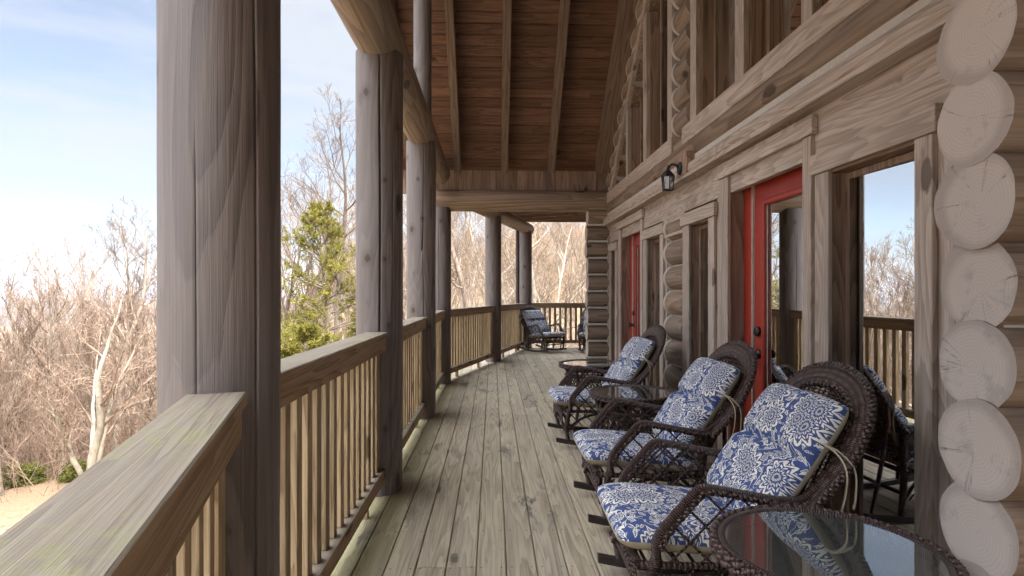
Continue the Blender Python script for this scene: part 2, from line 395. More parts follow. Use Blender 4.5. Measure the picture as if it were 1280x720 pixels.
# ------------------------------------------------------------------ log helper
def log_pts(mb, p, q, r, seg=40, step=0.12, amp=0.012, seed=0, cracks=(), mi=0, capmi=1, caps=True, taper=0.0):
    """a peeled log from p to q: slightly uneven radius, optional long checks (angle, depth, t0, t1)"""
    p = Vector(p); q = Vector(q); d = q - p; L = d.length; d.normalize()
    a = Vector((0, 0, 1)) if abs(d.z) < 0.9 else Vector((1, 0, 0))
    u = (a - d * a.dot(d)).normalized(); w = d.cross(u)
    n = max(2, int(L / step) + 1)
    ang = [(2 * PI * k / seg, None) for k in range(seg)]
    cracks = [tuple(q) + ((0.018,) if len(q) == 4 else ()) for q in cracks]
    for ci, (ca, dep, t0, t1, cw) in enumerate(cracks):
        ang = [g for g in ang if abs((g[0] - ca + PI) % (2 * PI) - PI) > 0.06 + cw]
        for da, k in ((-0.05 - cw, 0), (-cw - 0.004, 0), (-cw, 0.35), (0.0, 1), (cw, 0.35), (cw + 0.004, 0), (0.05 + cw, 0)):
            ang.append(((ca + da) % (2 * PI), (ci, k)))
    ang.sort(key=lambda g: g[0]); m = len(ang); base = len(mb.v)
    for i in range(n + 1):
        t = i / n
        rr = r * (1 + taper * (t - 0.5))
        tw = 0.10 * noise.noise(Vector((t * L * 1.1, seed, 3.3)))
        for g, c in ang:
            k = 1 + amp * noise.noise(Vector((math.cos(g) * 1.3 + seed * 3.1, math.sin(g) * 1.3, t * L * 0.9))) + amp * 0.35 * noise.noise(Vector((math.cos(g) * 5 + seed, math.sin(g) * 5, t * L * 3.0)))
            rad = rr * k
            if c and c[1]:
                ca, dep, t0, t1, cw = cracks[c[0]]
                if t0 < t < t1: rad -= c[1] * dep * min(1, (t - t0) * 8, (t1 - t) * 8) * (0.75 + 0.5 * noise.noise(Vector((t * L * 4, seed, 1))))
            gg = g + (tw if c else 0)
            mb.v.append(tuple(p + d * (t * L) + u * (math.cos(gg) * rad) + w * (math.sin(gg) * rad)))
    for i in range(n):
        for k in range(m):
            k2 = (k + 1) % m
            mb.face([base + i * m + k, base + i * m + k2, base + (i + 1) * m + k2, base + (i + 1) * m + k], mi=mi, smooth=True)
    if caps:
        for i, rev in ((0, True), (n, False)):
            # own vertices: the end face is a thing for the grain of its own (an island)
            ring = [mb.v[base + i * m + k] for k in range(m)]
            cen = p if i == 0 else q
            off = d * (-0.0006 if i == 0 else 0.0006)
            b = mb.add([Vector(x) + off for x in ring])
            uv = []
            for x in ring:
                e = Vector(x) - cen; uv.append((e.dot(u), e.dot(w)))
            idx = list(range(b, b + m))
            if rev: idx.reverse(); uv.reverse()
            mb.face(idx, uv, capmi)

# ------------------------------------------------------------------ layout (metres; x away from the yard, y along the porch, z above the deck)
TAN = 0.292
POSTS = [(0.78, -3.65), (0.01, -1.0), (-0.765, 1.65), (-0.765, 3.92), (-0.765, 6.19), (-0.765, 8.45), (0.01, 11.1), (0.78, 13.75)]
EDGE = [(x - 0.21, y) for x, y in POSTS]
def edge_x(y):
    if y <= EDGE[0][1]: return EDGE[0][0]
    for (xa, ya), (xb, yb) in zip(EDGE, EDGE[1:]):
        if y <= yb: return xa + (xb - xa) * (y - ya) / (yb - ya)
    return EDGE[-1][0]
Y0, Y1, XR = -3.85, 13.95, 4.6

# deck boards (each an island with its own grain)
mb = MB()
rnd = random.Random(3)
k0 = -3
x = -0.664 + k0 * 0.1463
while x < XR:
    xa, xb = x + 0.0022, x + 0.1463 - 0.0022
    # where this strip lies inside the deck outline
    def yr(xx):
        ys = [Y0 + i * 0.01 for i in range(int((Y1 - Y0) / 0.01) + 1)]
        ins = [y for y in ys if edge_x(y) <= xx]
        return (min(ins), max(ins)) if ins else None
    ra, rb = yr(xa), yr(xb)
    if rb:
        if not ra: ra = ((rb[0] + rb[1]) / 2 - 1.0, (rb[0] + rb[1]) / 2 + 1.0)
        cuts = []
        y = rb[0] + rnd.uniform(1.0, 4.6)
        while y < rb[1] - 0.6:
            if y > ra[0] + .3 and y < ra[1] - .3: cuts.append(round(y / 0.43) * 0.43 + 0.215)
            y += rnd.choice((2.44, 3.66, 4.88))
        ends = [(ra[0], rb[0])] + [(c, c) for c in cuts] + [(ra[1], rb[1])]
        for (a0, b0), (a1, b1) in zip(ends, ends[1:]):
            g = 0.0015; dz = rnd.uniform(-0.0012, 0.0)
            if a1 - a0 < 0.1: continue
            e = 0.004
            z1 = dz; z0 = -0.034
            c8 = [(xa, a0 + g, z0), (xb, b0 + g, z0), (xb, b1 - g, z0), (xa, a1 - g, z0)]
            b = mb.add(c8 + [(xa, a0 + g, z1 - e), (xb, b0 + g, z1 - e), (xb, b1 - g, z1 - e), (xa, a1 - g, z1 - e),
                             (xa + e, a0 + g, z1), (xb - e, b0 + g, z1), (xb - e, b1 - g, z1), (xa + e, a1 - g, z1)])
            for q in ((3, 2, 1, 0), (8, 9, 10, 11), (1, 2, 6, 5), (3, 0, 4, 7), (5, 6, 10, 9), (7, 4, 8, 11), (0, 1, 5, 4), (4, 5, 9, 8), (2, 3, 7, 6), (6, 7, 11, 10)):
                mb.face([b + i for i in q])
    x += 0.1463
deck = tag(mb.build('deck', M['deck']), kind='structure')
mb = MB()
for i in range(-9, 33):                                 # joists under the boards
    y = i * 0.43 + 0.215
    mb.box(edge_x(y) + 0.06, XR, y - 0.02, y + 0.02, -0.26, -0.036)
for (xa, ya), (xb, yb) in zip(EDGE, EDGE[1:]):          # rim board
    mb.obox((xa + 0.02, ya, -0.17), (xb + 0.02, yb, -0.17), 0.04, 0.24)
mb.build('joists', M['railY'], deck)
mb = MB()
for x, y in POSTS: log_pts(mb, (x, y, -4.6), (x, y, -0.05), 0.12, seg=16, step=0.5)
mb.build('support_posts', [M['postZ'], M['end']], deck)

# ------------------------------------------------------------------ cabin
cabin = tag(empty('log_cabin', (3.0, 5.0, 0)), 'brown log cabin with red doors, timber windows and a tall gabled porch roof', 'house')
def loc(o):                                              # keep world-space meshes under the cabin's empty
    o.parent = cabin; o.matrix_parent_inverse = Matrix.Translation((-3.0, -5.0, 0)); return o
def cpart(name, mat, *boxes, bev=0.0, parent=None):
    m = MB()
    for b in boxes: m.box(*b, bev=bev)
    o = m.build(name, mat)
    if parent: o.parent = parent
    else: loc(o)
    return o
XW = 1.68                                                # front face of the trim
# near corner: cross wall whose log ends face the porch
rnd = random.Random(11)
mb = MB(); ck = MB()
for i in range(-2, 20):
    z = 1.823 + 0.2345 * (i - 7)
    if z < 0.02 or z > 3.4: continue
    r = 0.137 + rnd.uniform(-0.005, 0.007); y = 1.60 + rnd.uniform(-0.010, 0.010)
    log_pts(mb, (1.38 + rnd.uniform(-0.012, 0.008), y, z), (4.7, y, z), r, seed=i + 40, seg=64, step=0.25, amp=0.055)
    ck.box(1.405, 4.7, 1.60 - 0.062, 1.60 + 0.08, z + 0.1172 - 0.03, z + 0.1172 + 0.03)
loc(mb.build('corner_log_wall', [M['logX'], M['end']])); loc(ck.build('chinking', M['chink']))
# far corner
mb = MB(); ck = MB()
for i in range(11):
    z = 0.0 + 0.2425 * i - 0.005
    if z + 0.12 > 2.56: break
    z += 0.0
    r = 0.119
    log_pts(mb, (1.385 + rnd.uniform(-0.012, 0.012), 8.47, z + 0.015), (4.7, 8.47, z + 0.015), r, seed=i + 80, seg=36, step=0.25)
    ck.box(1.40, 4.7, 8.47 - 0.105, 8.47 + 0.1, z + 0.136 - 0.015, z + 0.136 + 0.015)
loc(mb.build('corner_log_wall', [M['logX'], M['end']])); loc(ck.build('chinking', M['chink']))
# stubs of the main wall's logs where they meet the far corner
mb = MB(); ck = MB()
for i in range(10):
    z = 0.136 + 0.2425 * i - 0.005
    log_pts(mb, (1.80, 8.26, z), (1.80, 8.62, z), 0.122, seed=i + 120, seg=36)
    ck.lathe([(0.132, 8.355), (0.132, 8.368)], (1.80, 0, z), seg=36, axis='Y')
loc(mb.build('log_stubs', [M['logY'], M['end']])); loc(ck.build('chinking', M['chink']))

# exposed logs between the two window groups, lower storey and the storey above
def log_column(y0, y1, z0, z1, seed, cx=1.80, r=0.1225, ph=1.701):
    mb = MB(); ck = MB()
    i0 = int((z0 - ph) / 0.238) - 1
    for i in range(i0, i0 + 22):
        z = ph + 0.238 * i
        if z < z0 - 0.02 or z > z1 + 0.02: continue
        log_pts(mb, (cx, y0, z), (cx, y1, z), r, seed=seed + i, seg=40)
        ck.box(cx - 0.048, cx + 0.05, y0, y1, z + 0.119 - 0.022, z + 0.119 + 0.022)
        ck.lathe([(r + 0.004, y1 - 0.030), (r + 0.013, y1 - 0.012), (r + 0.013, y1 - 0.001)], (cx, 0, z), seg=40, axis='Y')
    loc(mb.build('log_wall', [M['logY'], M['end']])); loc(ck.build('chinking', M['chink']))
log_column(5.087, 5.583, 0.1, 2.0, 200)
log_column(4.95, 5.337, 2.62, 6.0, 240)

# flat boards of the ground storey
cpart('header_board', M['boardY'], (1.700, 1.745, 1.80, 4.40, 2.041, 2.285), (1.700, 1.745, 4.402, 8.36, 2.041, 2.285))
for ya, yb in ((1.79, 2.16), (2.95, 3.00), (4.20, 4.33), (5.06, 5.085), (5.585, 5.64), (6.41, 6.44), (7.64, 7.78), (8.28, 8.36)):
    cpart('wall_board', M['boardZ'], (1.705, 1.745, ya, yb, 0.0, 2.039))
cpart('header_board', M['boardY'], (1.690, 1.743, 5.03, 5.66, 1.86, 2.04))
# ledge, flattened log, chinking line and the log above
cpart('ledge', M['boardY'], (1.605, 1.80, 1.86, 8.40, 2.287, 2.315))
mb = MB()
sec = [(1.75, 2.316), (1.630, 2.316), (1.612, 2.345), (1.622, 2.40), (1.655, 2.425), (1.75, 2.43)]
n = 60
for i in range(n + 1):
    y = 1.80 + (8.38 - 1.80) * i / n
    for j, (xx, zz) in enumerate(sec):
        mb.v.append((xx + 0.004 * noise.noise(Vector((y * 1.1, j, 0))), y, zz + 0.004 * noise.noise(Vector((y * 0.9, j, 9)))))
for i in range(n):
    for j in range(len(sec) - 1):
        a = i * len(sec) + j
        mb.face([a, a + 1, a + 1 + len(sec), a + len(sec)], smooth=True)
mb.face(list(range(len(sec)))); mb.face(list(range(n * len(sec), (n + 1) * len(sec)))[::-1])
loc(mb.build('ledge_log', M['boardY']))
cpart('chinking', M['chink'], (1.672, 1.80, 1.80, 8.38, 2.428, 2.475))
mb = MB(); log_pts(mb, (1.775, 1.60, 2.572), (1.775, 8.40, 2.572), 0.118, seed=5, seg=48, amp=0.02)
loc(mb.build('wall_log', [M['logY'], M['end']]))
mb = MB(); log_pts(mb, (1.85, 1.60, 2.68), (1.85, 8.9, 2.68), 0.14, seed=6, seg=32, amp=0.02)
loc(mb.build('wall_log', [M['logY'], M['end']]))

# ---- windows of the ground storey
def trim(mb, y0, y1, zt, wl, wr, head=0.105, ov=0.035, z0=0.02, parent=None):
    pass
def window(y0, y1, zh, head_h=0.105, z0=0.13, wn=0.095, wf=0.12, tilt=0.0):
    """y0..y1 outer casing; zh underside of the head trim"""
    w = MB(); w.box(XW, 1.705, y0, y0 + wn, 0.012, zh - 0.001, bev=0.003); w.box(XW, 1.705, y1 - wf, y1, 0.012, zh - 0.001, bev=0.003)
    o = loc(w.build('window', M['boardZ']))
    h = MB(); h.box(XW - 0.012, 1.699, y0 - 0.03, y1 + 0.03, zh, zh + head_h, bev=0.003)
    h.build('head_trim', M['boardY'], o)
    a, b = y0 + wn - 0.012, y1 - wf + 0.012
    j = MB()
    j.box(1.706, 1.812, a - 0.03, a, 0.02, zh - 0.012); j.box(1.706, 1.812, b, b + 0.03, 0.02, zh - 0.012)
    j.build('jamb', M['jambZ'], o)
    j = MB(); j.box(1.706, 1.812, a - 0.03, b + 0.03, zh - 0.010, zh + 0.02); j.build('jamb_head', M['jambY'], o)
    j = MB(); j.box(1.69, 1.812, a + 0.001, b - 0.001, 0.02, z0); j.build('sill', M['jambY'], o)
    s = MB()
    e = 0.035
    s.box(1.772, 1.808, a + 0.002, a + e, z0 + 0.002, zh - 0.013, bev=0.004); s.box(1.772, 1.808, b - e, b - 0.002, z0 + 0.002, zh - 0.013, bev=0.004)
    s.box(1.772, 1.808, a + e, b - e, z0 + 0.002, z0 + e + 0.02, bev=0.004); s.box(1.772, 1.808, a + e, b - e, zh - 0.013 - e, zh - 0.013, bev=0.004)
    s.build('sash', M['jambZ'], o)
    g = MB(); yc = (a + b) / 2; hw_ = (b - a) / 2 - e + 0.004; zc_ = (z0 + zh) / 2; hz = (zh - z0) / 2 - e + 0.004
    g.box(-0.003, 0.003, -hw_, hw_, -hz, hz)
    g.v = [(1.790 + x * math.cos(tilt) - y * math.sin(tilt), yc + y * math.cos(tilt) + x * math.sin(tilt), zc_ + z) for x, y, z in g.v]
    g.build('pane', M['glass'], o)
    return o
window(2.15, 2.955, 1.94, tilt=math.radians(2.4))
window(4.33, 5.055, 1.91, wn=0.12, wf=0.16)
window(5.645, 6.40, 1.91, wn=0.11, wf=0.14)
window(7.785, 8.275, 1.91, wn=0.10, wf=0.10)

# ---- doors
def door(y0, y1):
    """outer casing y0..y1"""
    w = MB(); w.box(XW - 0.004, 1.704, y0, y0 + 0.085, 0.012, 2.158, bev=0.003); w.box(XW - 0.004, 1.704, y1 - 0.14, y1, 0.012, 2.158, bev=0.003)
    o = loc(w.build('door', M['boardZ']))
    h = MB(); h.box(XW - 0.016, 1.698, y0 - 0.03, y1 + 0.03, 2.16, 2.262, bev=0.003); h.build('head_trim', M['boardY'], o)
    a, b = y0 + 0.075, y1 - 0.125
    j = MB(); j.box(1.706, 1.842, a - 0.03, a, 0.0, 2.148); j.box(1.706, 1.842, b, b + 0.03, 0.0, 2.148); j.build('jamb', M['jambZ'], o)
    j = MB(); j.box(1.706, 1.842, a - 0.03, b + 0.03, 2.150, 2.18); j.build('jamb_head', M['jambY'], o)
    f = MB(); f.box(1.80, 1.90, a + 0.001, a + 0.05, 0.03, 2.148, bev=0.004); f.box(1.80, 1.90, b - 0.115, b - 0.001, 0.03, 2.148, bev=0.004); f.box(1.80, 1.90, a + 0.05, b - 0.115, 2.105, 2.148, bev=0.004)
    f.build('frame', M['red'], o)
    ws = MB(); ws.box(1.806, 1.84, b - 0.128, b - 0.116, 0.03, 2.10); ws.box(1.806, 1.84, a + 0.06, b - 0.128, 2.092, 2.102); ws.build('weather_strip', M['weatherstrip'], o)
    th = MB(); th.box(1.70, 1.90, a, b, 0.003, 0.03); th.build('threshold', M['bronze'], o)
    s0, s1 = a + 0.052, b - 0.130
    p = MB(); st = 0.125
    p.box(1.822, 1.866, s0, s0 + st, 0.035, 2.09, bev=0.003); p.box(1.822, 1.866, s1 - st, s1, 0.035, 2.09, bev=0.003)
    p.box(1.823, 1.865, s0 + st, s1 - st, 0.035, 0.30); p.box(1.823, 1.865, s0 + st, s1 - st, 1.94, 2.09)
    e = 0.028                                            # raised lite moulding
    for q in ((s0 + st - 0.01, s0 + st + e, 0.29, 1.95), (s1 - st - e, s1 - st + 0.01, 0.29, 1.95)): p.box(1.808, 1.87, *q, bev=0.008)
    for q in ((s0 + st + e, s1 - st - e, 0.29, 0.30 + e), (s0 + st + e, s1 - st - e, 1.94 - e, 1.95)): p.box(1.809, 1.87, *q, bev=0.008)
    p.build('door_leaf', M['red'], o)
    g = MB(); g.box(1.838, 1.844, s0 + st + e, s1 - st - e, 0.30 + e, 1.94 - e); g.build('pane', M['glass'], o)
    g = MB(); g.box(1.833, 1.836, s1 - st - e - 0.012, s1 - st - e, 0.30 + e, 1.94 - e); g.build('pane_seal', M['weatherstrip'], o)
    yk = s1 - 0.062
    k = MB()
    k.lathe([(0.034, 1.821), (0.034, 1.812), (0.014, 1.806), (0.012, 1.786), (0.024, 1.778), (0.031, 1.762), (0.027, 1.748), (0.0001, 1.744)], (0, yk, 0.905), axis='X')
    k.build('knob', M['bronze'], o)
    k = MB(); k.lathe([(0.034, 1.821), (0.034, 1.806), (0.028, 1.798), (0.022, 1.796), (0.0001, 1.795)], (0, yk, 1.06), axis='X'); k.build('deadbolt', M['bronze'], o)
    return o
door(2.985, 4.205)
door(6.425, 7.665)

# ---- storey above: sills, gable windows
def rake(z): return 8.43 - (z - 2.84) / 0.95             # y of the far roof edge line at height z (rafter undersides)
YC = 5.06
cpart('window_sill', M['boardY'], (1.655, 1.80, 1.75, 5.00, 2.615, 2.77), bev=0.005)
cpart('window_sill', M['boardY'], (1.655, 1.80, 5.30, 8.34, 2.615, 2.77), bev=0.005)
def mull(o, y0, y1, ztop):
    m = MB(); m.box(1.675, 1.72, y0, y1, 2.772, ztop, bev=0.003); m.build('mullion', M['boardZ'], o)
    m = MB(); m.box(1.722, 1.90, y0 - 0.02, y1 + 0.02, 2.772, ztop); m.build('jamb', M['jambZ'], o)
def gable_window(mirror):
    fy = (lambda y: 2 * YC + 0.06 - y) if mirror else (lambda y: y)
    def bx(m, x0, x1, a, b, z0, z1, bev=0.003):
        a, b = sorted((fy(a), fy(b))); m.box(x0, x1, a, b, z0, z1, bev=bev)
    o = None
    w = MB(); bx(w, 1.675, 1.72, 5.34, 5.48, 2.772, 5.2); o = loc(w.build('gable_window', M['boardZ']))
    lim = lambda y: 2.77 + 0.94 * (8.14 - y)
    for a, b in ((6.21, 6.41), (7.07, 7.24)):
        m = MB(); bx(m, 1.675, 1.72, a + 0.03, b - 0.03, 2.772, lim(b)); m.build('mullion', M['boardZ'], o)
        m = MB(); bx(m, 1.722, 1.90, a + 0.02, b - 0.02, 2.772, lim(b)); m.build('jamb', M['jambZ'], o)
    m = MB(); bx(m, 1.722, 1.90, 5.40, 5.49, 2.772, 5.0); m.build('jamb', M['jambZ'], o)
    m = MB()                                            # raking trim board
    m.obox((1.70, fy(8.20), 2.77 - 0.02), (1.70, fy(5.48), 2.75 + 0.94 * 2.72), 0.05, 0.11, up=(0, 0, 1)); m.build('rake_trim', M['boardY'], o)
    m = MB(); m.obox((1.80, fy(8.18), 2.77 - 0.03), (1.80, fy(5.48), 2.74 + 0.94 * 2.70), 0.17, 0.05); m.build('rake_jamb', M['jambY'], o)
    for a, b in ((5.47, 6.22), (6.40, 7.08), (7.23, 8.10)):
        g = MB(); ya, yb = fy(a), fy(b)
        za, zb = lim(a), lim(b)
        c = [(1.835, ya, 2.77), (1.841, ya, 2.77), (1.841, yb, 2.77), (1.835, yb, 2.77), (1.835, ya, za), (1.841, ya, za), (1.841, yb, max(zb, 2.78)), (1.835, yb, max(zb, 2.78))]
        g.hexa(c); g.build('pane', M['upper_glass'], o)
        s = MB(); bx(s, 1.82, 1.86, a + 0.01, b - 0.01, 2.772, 2.83); bx(s, 1.82, 1.86, a, a + 0.05, 2.83, za - 0.05); 
        if zb > 3.0: bx(s, 1.82, 1.86, b - 0.05, b, 2.83, zb - 0.02)
        s.build('sash', M['jambZ'], o)
gable_window(False); gable_window(True)
# raking log courses beside the roof
for side in (0, 1):
    mb = MB(); ck = MB()
    for i in range(16):
        z = 2.74 + 0.238 * i
        ya = max(8.14 - (z - 2.77) / 0.94 + 0.02, 5.2); yb = rake(z) + 0.42
        if z > 6.1: break
        if side: ya, yb = 2 * YC - yb, 2 * YC - ya
        log_pts(mb, (1.80, ya, z), (1.80, yb, z), 0.121, seed=300 + i, seg=36)
        ck.box(1.715, 1.84, ya, yb, z + 0.119 - 0.022, z + 0.119 + 0.022)
        yl = rake(z) - 0.06
        if not side:
            P = []
            for q in range(13):
                g = PI - 1.45 + 2.9 * q / 12; zz = z + 0.122 * math.sin(g)
                P.append((1.80 + 0.122 * math.cos(g), 8.5 - (zz + 0.268 - 3.19) / 0.95, zz))
            ck.tube(P, 0.007, seg=5)
    loc(mb.build('gable_logs', [M['logY'], M['end']])); loc(ck.build('chinking', M['chink']))

# ---- porch beams
mb = MB(); log_pts(mb, (-0.765, 1.25, 3.03), (-0.765, 8.30, 3.03), 0.157, seed=21, seg=64, step=0.1, taper=-0.06, cracks=((3.5, 0.02, 0.3, 0.9),))
loc(mb.build('porch_beam', [M['logY'], M['end']]))
mb = MB(); log_pts(mb, (-1.15, 8.47, 2.672), (1.80, 8.47, 2.665), 0.157, seed=22, seg=64, step=0.1, cracks=((4.3, 0.015, 0.1, 0.85),))
loc(mb.build('tie_log', [M['logX'], M['end']]))
mb = MB(); log_pts(mb, (-1.15, 1.65, 2.672), (1.5, 1.65, 2.665), 0.157, seed=23, seg=48)
loc(mb.build('tie_log', [M['logX'], M['end']]))
def low_beam(p, q, ext0, ext1, seed):
    p = Vector((*p, 2.86)); q = Vector((*q, 2.86)); d = (q - p).normalized()
    mb = MB(); log_pts(mb, p - d * ext0, q + d * ext1, 0.14, seed=seed, seg=40)
    loc(mb.build('eave_log', [M['logY'], M['end']]))
low_beam(POSTS[5], POSTS[6], -0.30, 0.12, 31); low_beam(POSTS[6], POSTS[7], -0.13, 0.35, 32)
low_beam((0.36, -2.2), POSTS[1], 0.0, -0.13, 33); low_beam(POSTS[1], POSTS[2], 0.12, -0.30, 34)

# ---- gable roof over the porch: plank ceiling, rafters, deck above
XE = -1.38
roof = cpart('porch_roof', M['shingle'])
YR = 5.05
def zc(y): return 3.19 + 0.95 * (8.5 - y) if y >= YR else 3.19 + 0.95 * (y - 1.60)
def slab(y0, y1, x0, x1, dz0, dz1, mb, mi=0):
    c = []
    for dz in (dz0, dz1):
        c += [(x0, y0, zc(y0) + dz), (x1, y0, zc(y0) + dz), (x1, y1, zc(y1) + dz), (x0, y1, zc(y1) + dz)]
    mb.hexa(c, mi)
mb = MB(); rnd = random.Random(5)
dy = 0.138 / math.hypot(1, 0.95)
y = 8.62
while y > YR + dy:
    j = XE + rnd.uniform(0.5, 3.0); g = 0.0062
    for a, b in ((XE, j - 0.001), (j + 0.001, 2.3)):
        slab(y - dy + g, y - g, a, b, rnd.uniform(0.0, 0.003), 0.02, mb)
    y -= dy
y = 1.48
while y < YR - dy:
    slab(y + 0.002, y + dy - 0.002, XE, 2.3, 0.0, 0.02, mb); y += dy
mb.build('ceiling_plank', M['ceilX'], roof)
for xr in (-1.19, -0.51, 0.17, 0.85, 1.57):
    for s in (0, 1):
        w = 0.05 if xr < 1.5 else 0.072
        ya = 8.36 if not s else 1.74
        S_ = math.atan(0.95); h = 0.264 * math.cos(S_); Lr = (8.36 - YR) / math.cos(S_)
        mb = MB()
        # plumb cut at the eave: lower corner set back
        k = -h * math.tan(S_)
        w0, w1 = w, w
        if xr > 1.5: w0, w1 = (0.25, w) if not s else (w, 0.25)   # thick towards the wall (the far one is turned half round)
        mb.hexa([(-w0, k, -h), (w1, k, -h), (w1, Lr, -h), (-w0, Lr, -h), (-w0, 0, 0), (w1, 0, 0), (w1, Lr, 0), (-w0, Lr, 0)])
        o = mb.build('rafter', M['rafterY'], roof)
        o.location = (xr, ya, zc(ya) - 0.001); o.rotation_euler = (S_, 0, 0) if s else (S_, 0, PI)
mb = MB()
for y0, y1 in ((YR, 8.62), (1.48, YR)):
    c = []
    for dz in (0.03, 0.16):
        c += [(XE - 0.05, y0, zc(y0) + dz), (10.0, y0, zc(y0) + dz), (10.0, y1, zc(y1) + dz), (XE - 0.05, y1, zc(y1) + dz)]
    mb.hexa(c)
mb.build('shingles', M['shingle'], roof)
mb = MB()
for y0, y1 in ((YR + 0.002, 8.62), (1.48, YR - 0.002)):
    c = []
    for dz in (-0.10, 0.028):
        c += [(XE - 0.045, y0, zc(y0) + dz), (XE - 0.003, y0, zc(y0) + dz), (XE - 0.003, y1, zc(y1) + dz), (XE - 0.045, y1, zc(y1) + dz)]
    mb.hexa(c)
mb.build('fascia', M['boardY'], roof)
mb = MB(); log_pts(mb, (-1.3, YR, 6.18), (2.0, YR, 6.18), 0.14, seed=44, seg=24); mb.build('ridge_log', [M['logX'], M['end']], roof)
cpart('sun_leak_strip', M['metal_brown'], (XE, 4.9, 8.625, 8.66, 3.10, 3.70), parent=roof); cpart('sun_leak_strip', M['metal_brown'], (XE, 4.9, 1.40, 1.435, 3.10, 3.70), parent=roof)  # unseen strips added over the roof gaps to stop sun leaking through
mb = MB(); x = -1.36; rnd = random.Random(8)
while x < 1.75:
    mb.box(x + 0.0015, x + 0.1305, 8.56, 8.585, 2.78, 3.30); x += 0.132
loc(mb.build('frieze_board', M['friezeZ']))
mb = MB(); x = -1.36
while x < 1.75:
    mb.box(x + 0.0015, x + 0.1305, 1.515, 1.54, 2.78, 3.30); x += 0.132
loc(mb.build('frieze_board', M['friezeZ']))

# ---- low roofs over the two ends of the deck
def low_roof(pts, sgn):
    """pts: outline (x,y) anticlockwise"""
    o = None
    mb = MB(); n = len(pts)
    for z0, z1 in ((3.24, 3.36),):
        b = mb.add([(x, y, z0 + 0.05 * (x + 1)) for x, y in pts] + [(x, y, z1 + 0.05 * (x + 1)) for x, y in pts])
        mb.face([b + i for i in range(n)][::-1]); mb.face([b + n + i for i in range(n)])
        for i in range(n):
            j = (i + 1) % n; mb.face([b + i, b + j, b + n + j, b + n + i])
    o = loc(mb.build('low_roof', M['ceilX']))
    return o
def ex(y, off=0.42): return edge_x(y) + 0.21 - off
r1 = low_roof([(ex(8.6), 8.62), (4.9, 8.62), (4.9, 14.35), (ex(13.75), 14.35), (ex(11.1), 11.1)], 1)
r2 = low_roof([(ex(-2.2), -2.2), (4.9, -2.2), (4.9, 1.395), (ex(1.4), 1.395), (ex(-1.0), -1.0)], -1)
for o, ys in ((r1, [9.2 + 0.61 * i for i in range(9)]), (r2, [0.9 - 0.61 * i for i in range(6)])):
    mb = MB()
    for y in ys: mb.hexa([(ex(y) + 0.03, y - 0.03, 3.03), (4.9, y - 0.03, 3.33), (4.9, y + 0.03, 3.33), (ex(y) + 0.03, y + 0.03, 3.03),
                          (ex(y) + 0.03, y - 0.03, 3.235 + 0.05 * (ex(y) + 1.03)), (4.9, y - 0.03, 3.53), (4.9, y + 0.03, 3.53), (ex(y) + 0.03, y + 0.03, 3.235 + 0.05 * (ex(y) + 1.03))])
    mb.build('low_rafter', M['jambX'], o)
mb = MB(); mb.box(0.5, 4.9, 14.20, 14.24, 3.06, 3.30); mb.build('eave_board', M['jambX'], r1)
# gutter pipe at the far end
mb = MB()
mb.tube(smooth_path([(0.02, 13.1, 3.04), (0.36, 13.12, 3.02), (0.50, 13.13, 2.97), (0.56, 13.14, 2.85), (0.565, 13.14, 2.5), (0.565, 13.14, -1.5)], 6), 0.045, seg=8)
loc(mb.build('downspout', M['metal_brown']))

# ---- the body of the house behind (encloses dark rooms)
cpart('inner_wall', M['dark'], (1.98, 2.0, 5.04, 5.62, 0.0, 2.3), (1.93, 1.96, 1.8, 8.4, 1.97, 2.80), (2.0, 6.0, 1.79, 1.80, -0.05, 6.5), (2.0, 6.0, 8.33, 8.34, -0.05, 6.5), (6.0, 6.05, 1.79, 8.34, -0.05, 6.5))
cpart('room_floor', M['jambY'], (1.91, 6.0, 1.8, 8.33, -0.03, 0.0))
cpart('room_ceiling', M['ceilX'], (1.97, 6.0, 1.8, 8.33, 2.42, 2.55))
mb = MB()
for (wx, wy0, wy1) in ((4.7, -4.2, 1.60), (4.7, 8.60, 14.3)):
    for i in range(15): log_pts(mb, (wx, wy0, 0.12 + 0.238 * i), (wx, wy1, 0.12 + 0.238 * i), 0.122, seg=20, step=0.5, seed=i + wy0)
loc(mb.build('wing_wall', [M['logY'], M['end']]))
mb = MB()
mb.box(4.85, 12.0, -9.0, 1.5, -2.6, 3.4); mb.box(4.85, 12.0, 8.6, 16.0, -2.6, 3.4); mb.box(6.1, 12.0, 1.5, 8.6, -2.6, 3.4)
c = [(4.3, -9.5, 3.42), (12.5, -9.5, 3.42), (12.5, 16.5, 3.42), (4.3, 16.5, 3.42), (8.3, -9.5, 7.2), (8.5, -9.5, 7.2), (8.5, 16.5, 7.2), (8.3, 16.5, 7.2)]
mb.hexa(c)
loc(mb.build('house_body', M['shingle']))
# things seen dimly through the panes
cpart('curtain', M['drape'], (2.03, 2.06, 4.0, 4.20, 0.05, 2.2), (2.03, 2.06, 3.2, 3.34, 0.05, 2.2), (2.03, 2.06, 4.40, 4.62, 0.3, 1.95), (2.03, 2.06, 5.7, 5.9, 0.3, 1.95))

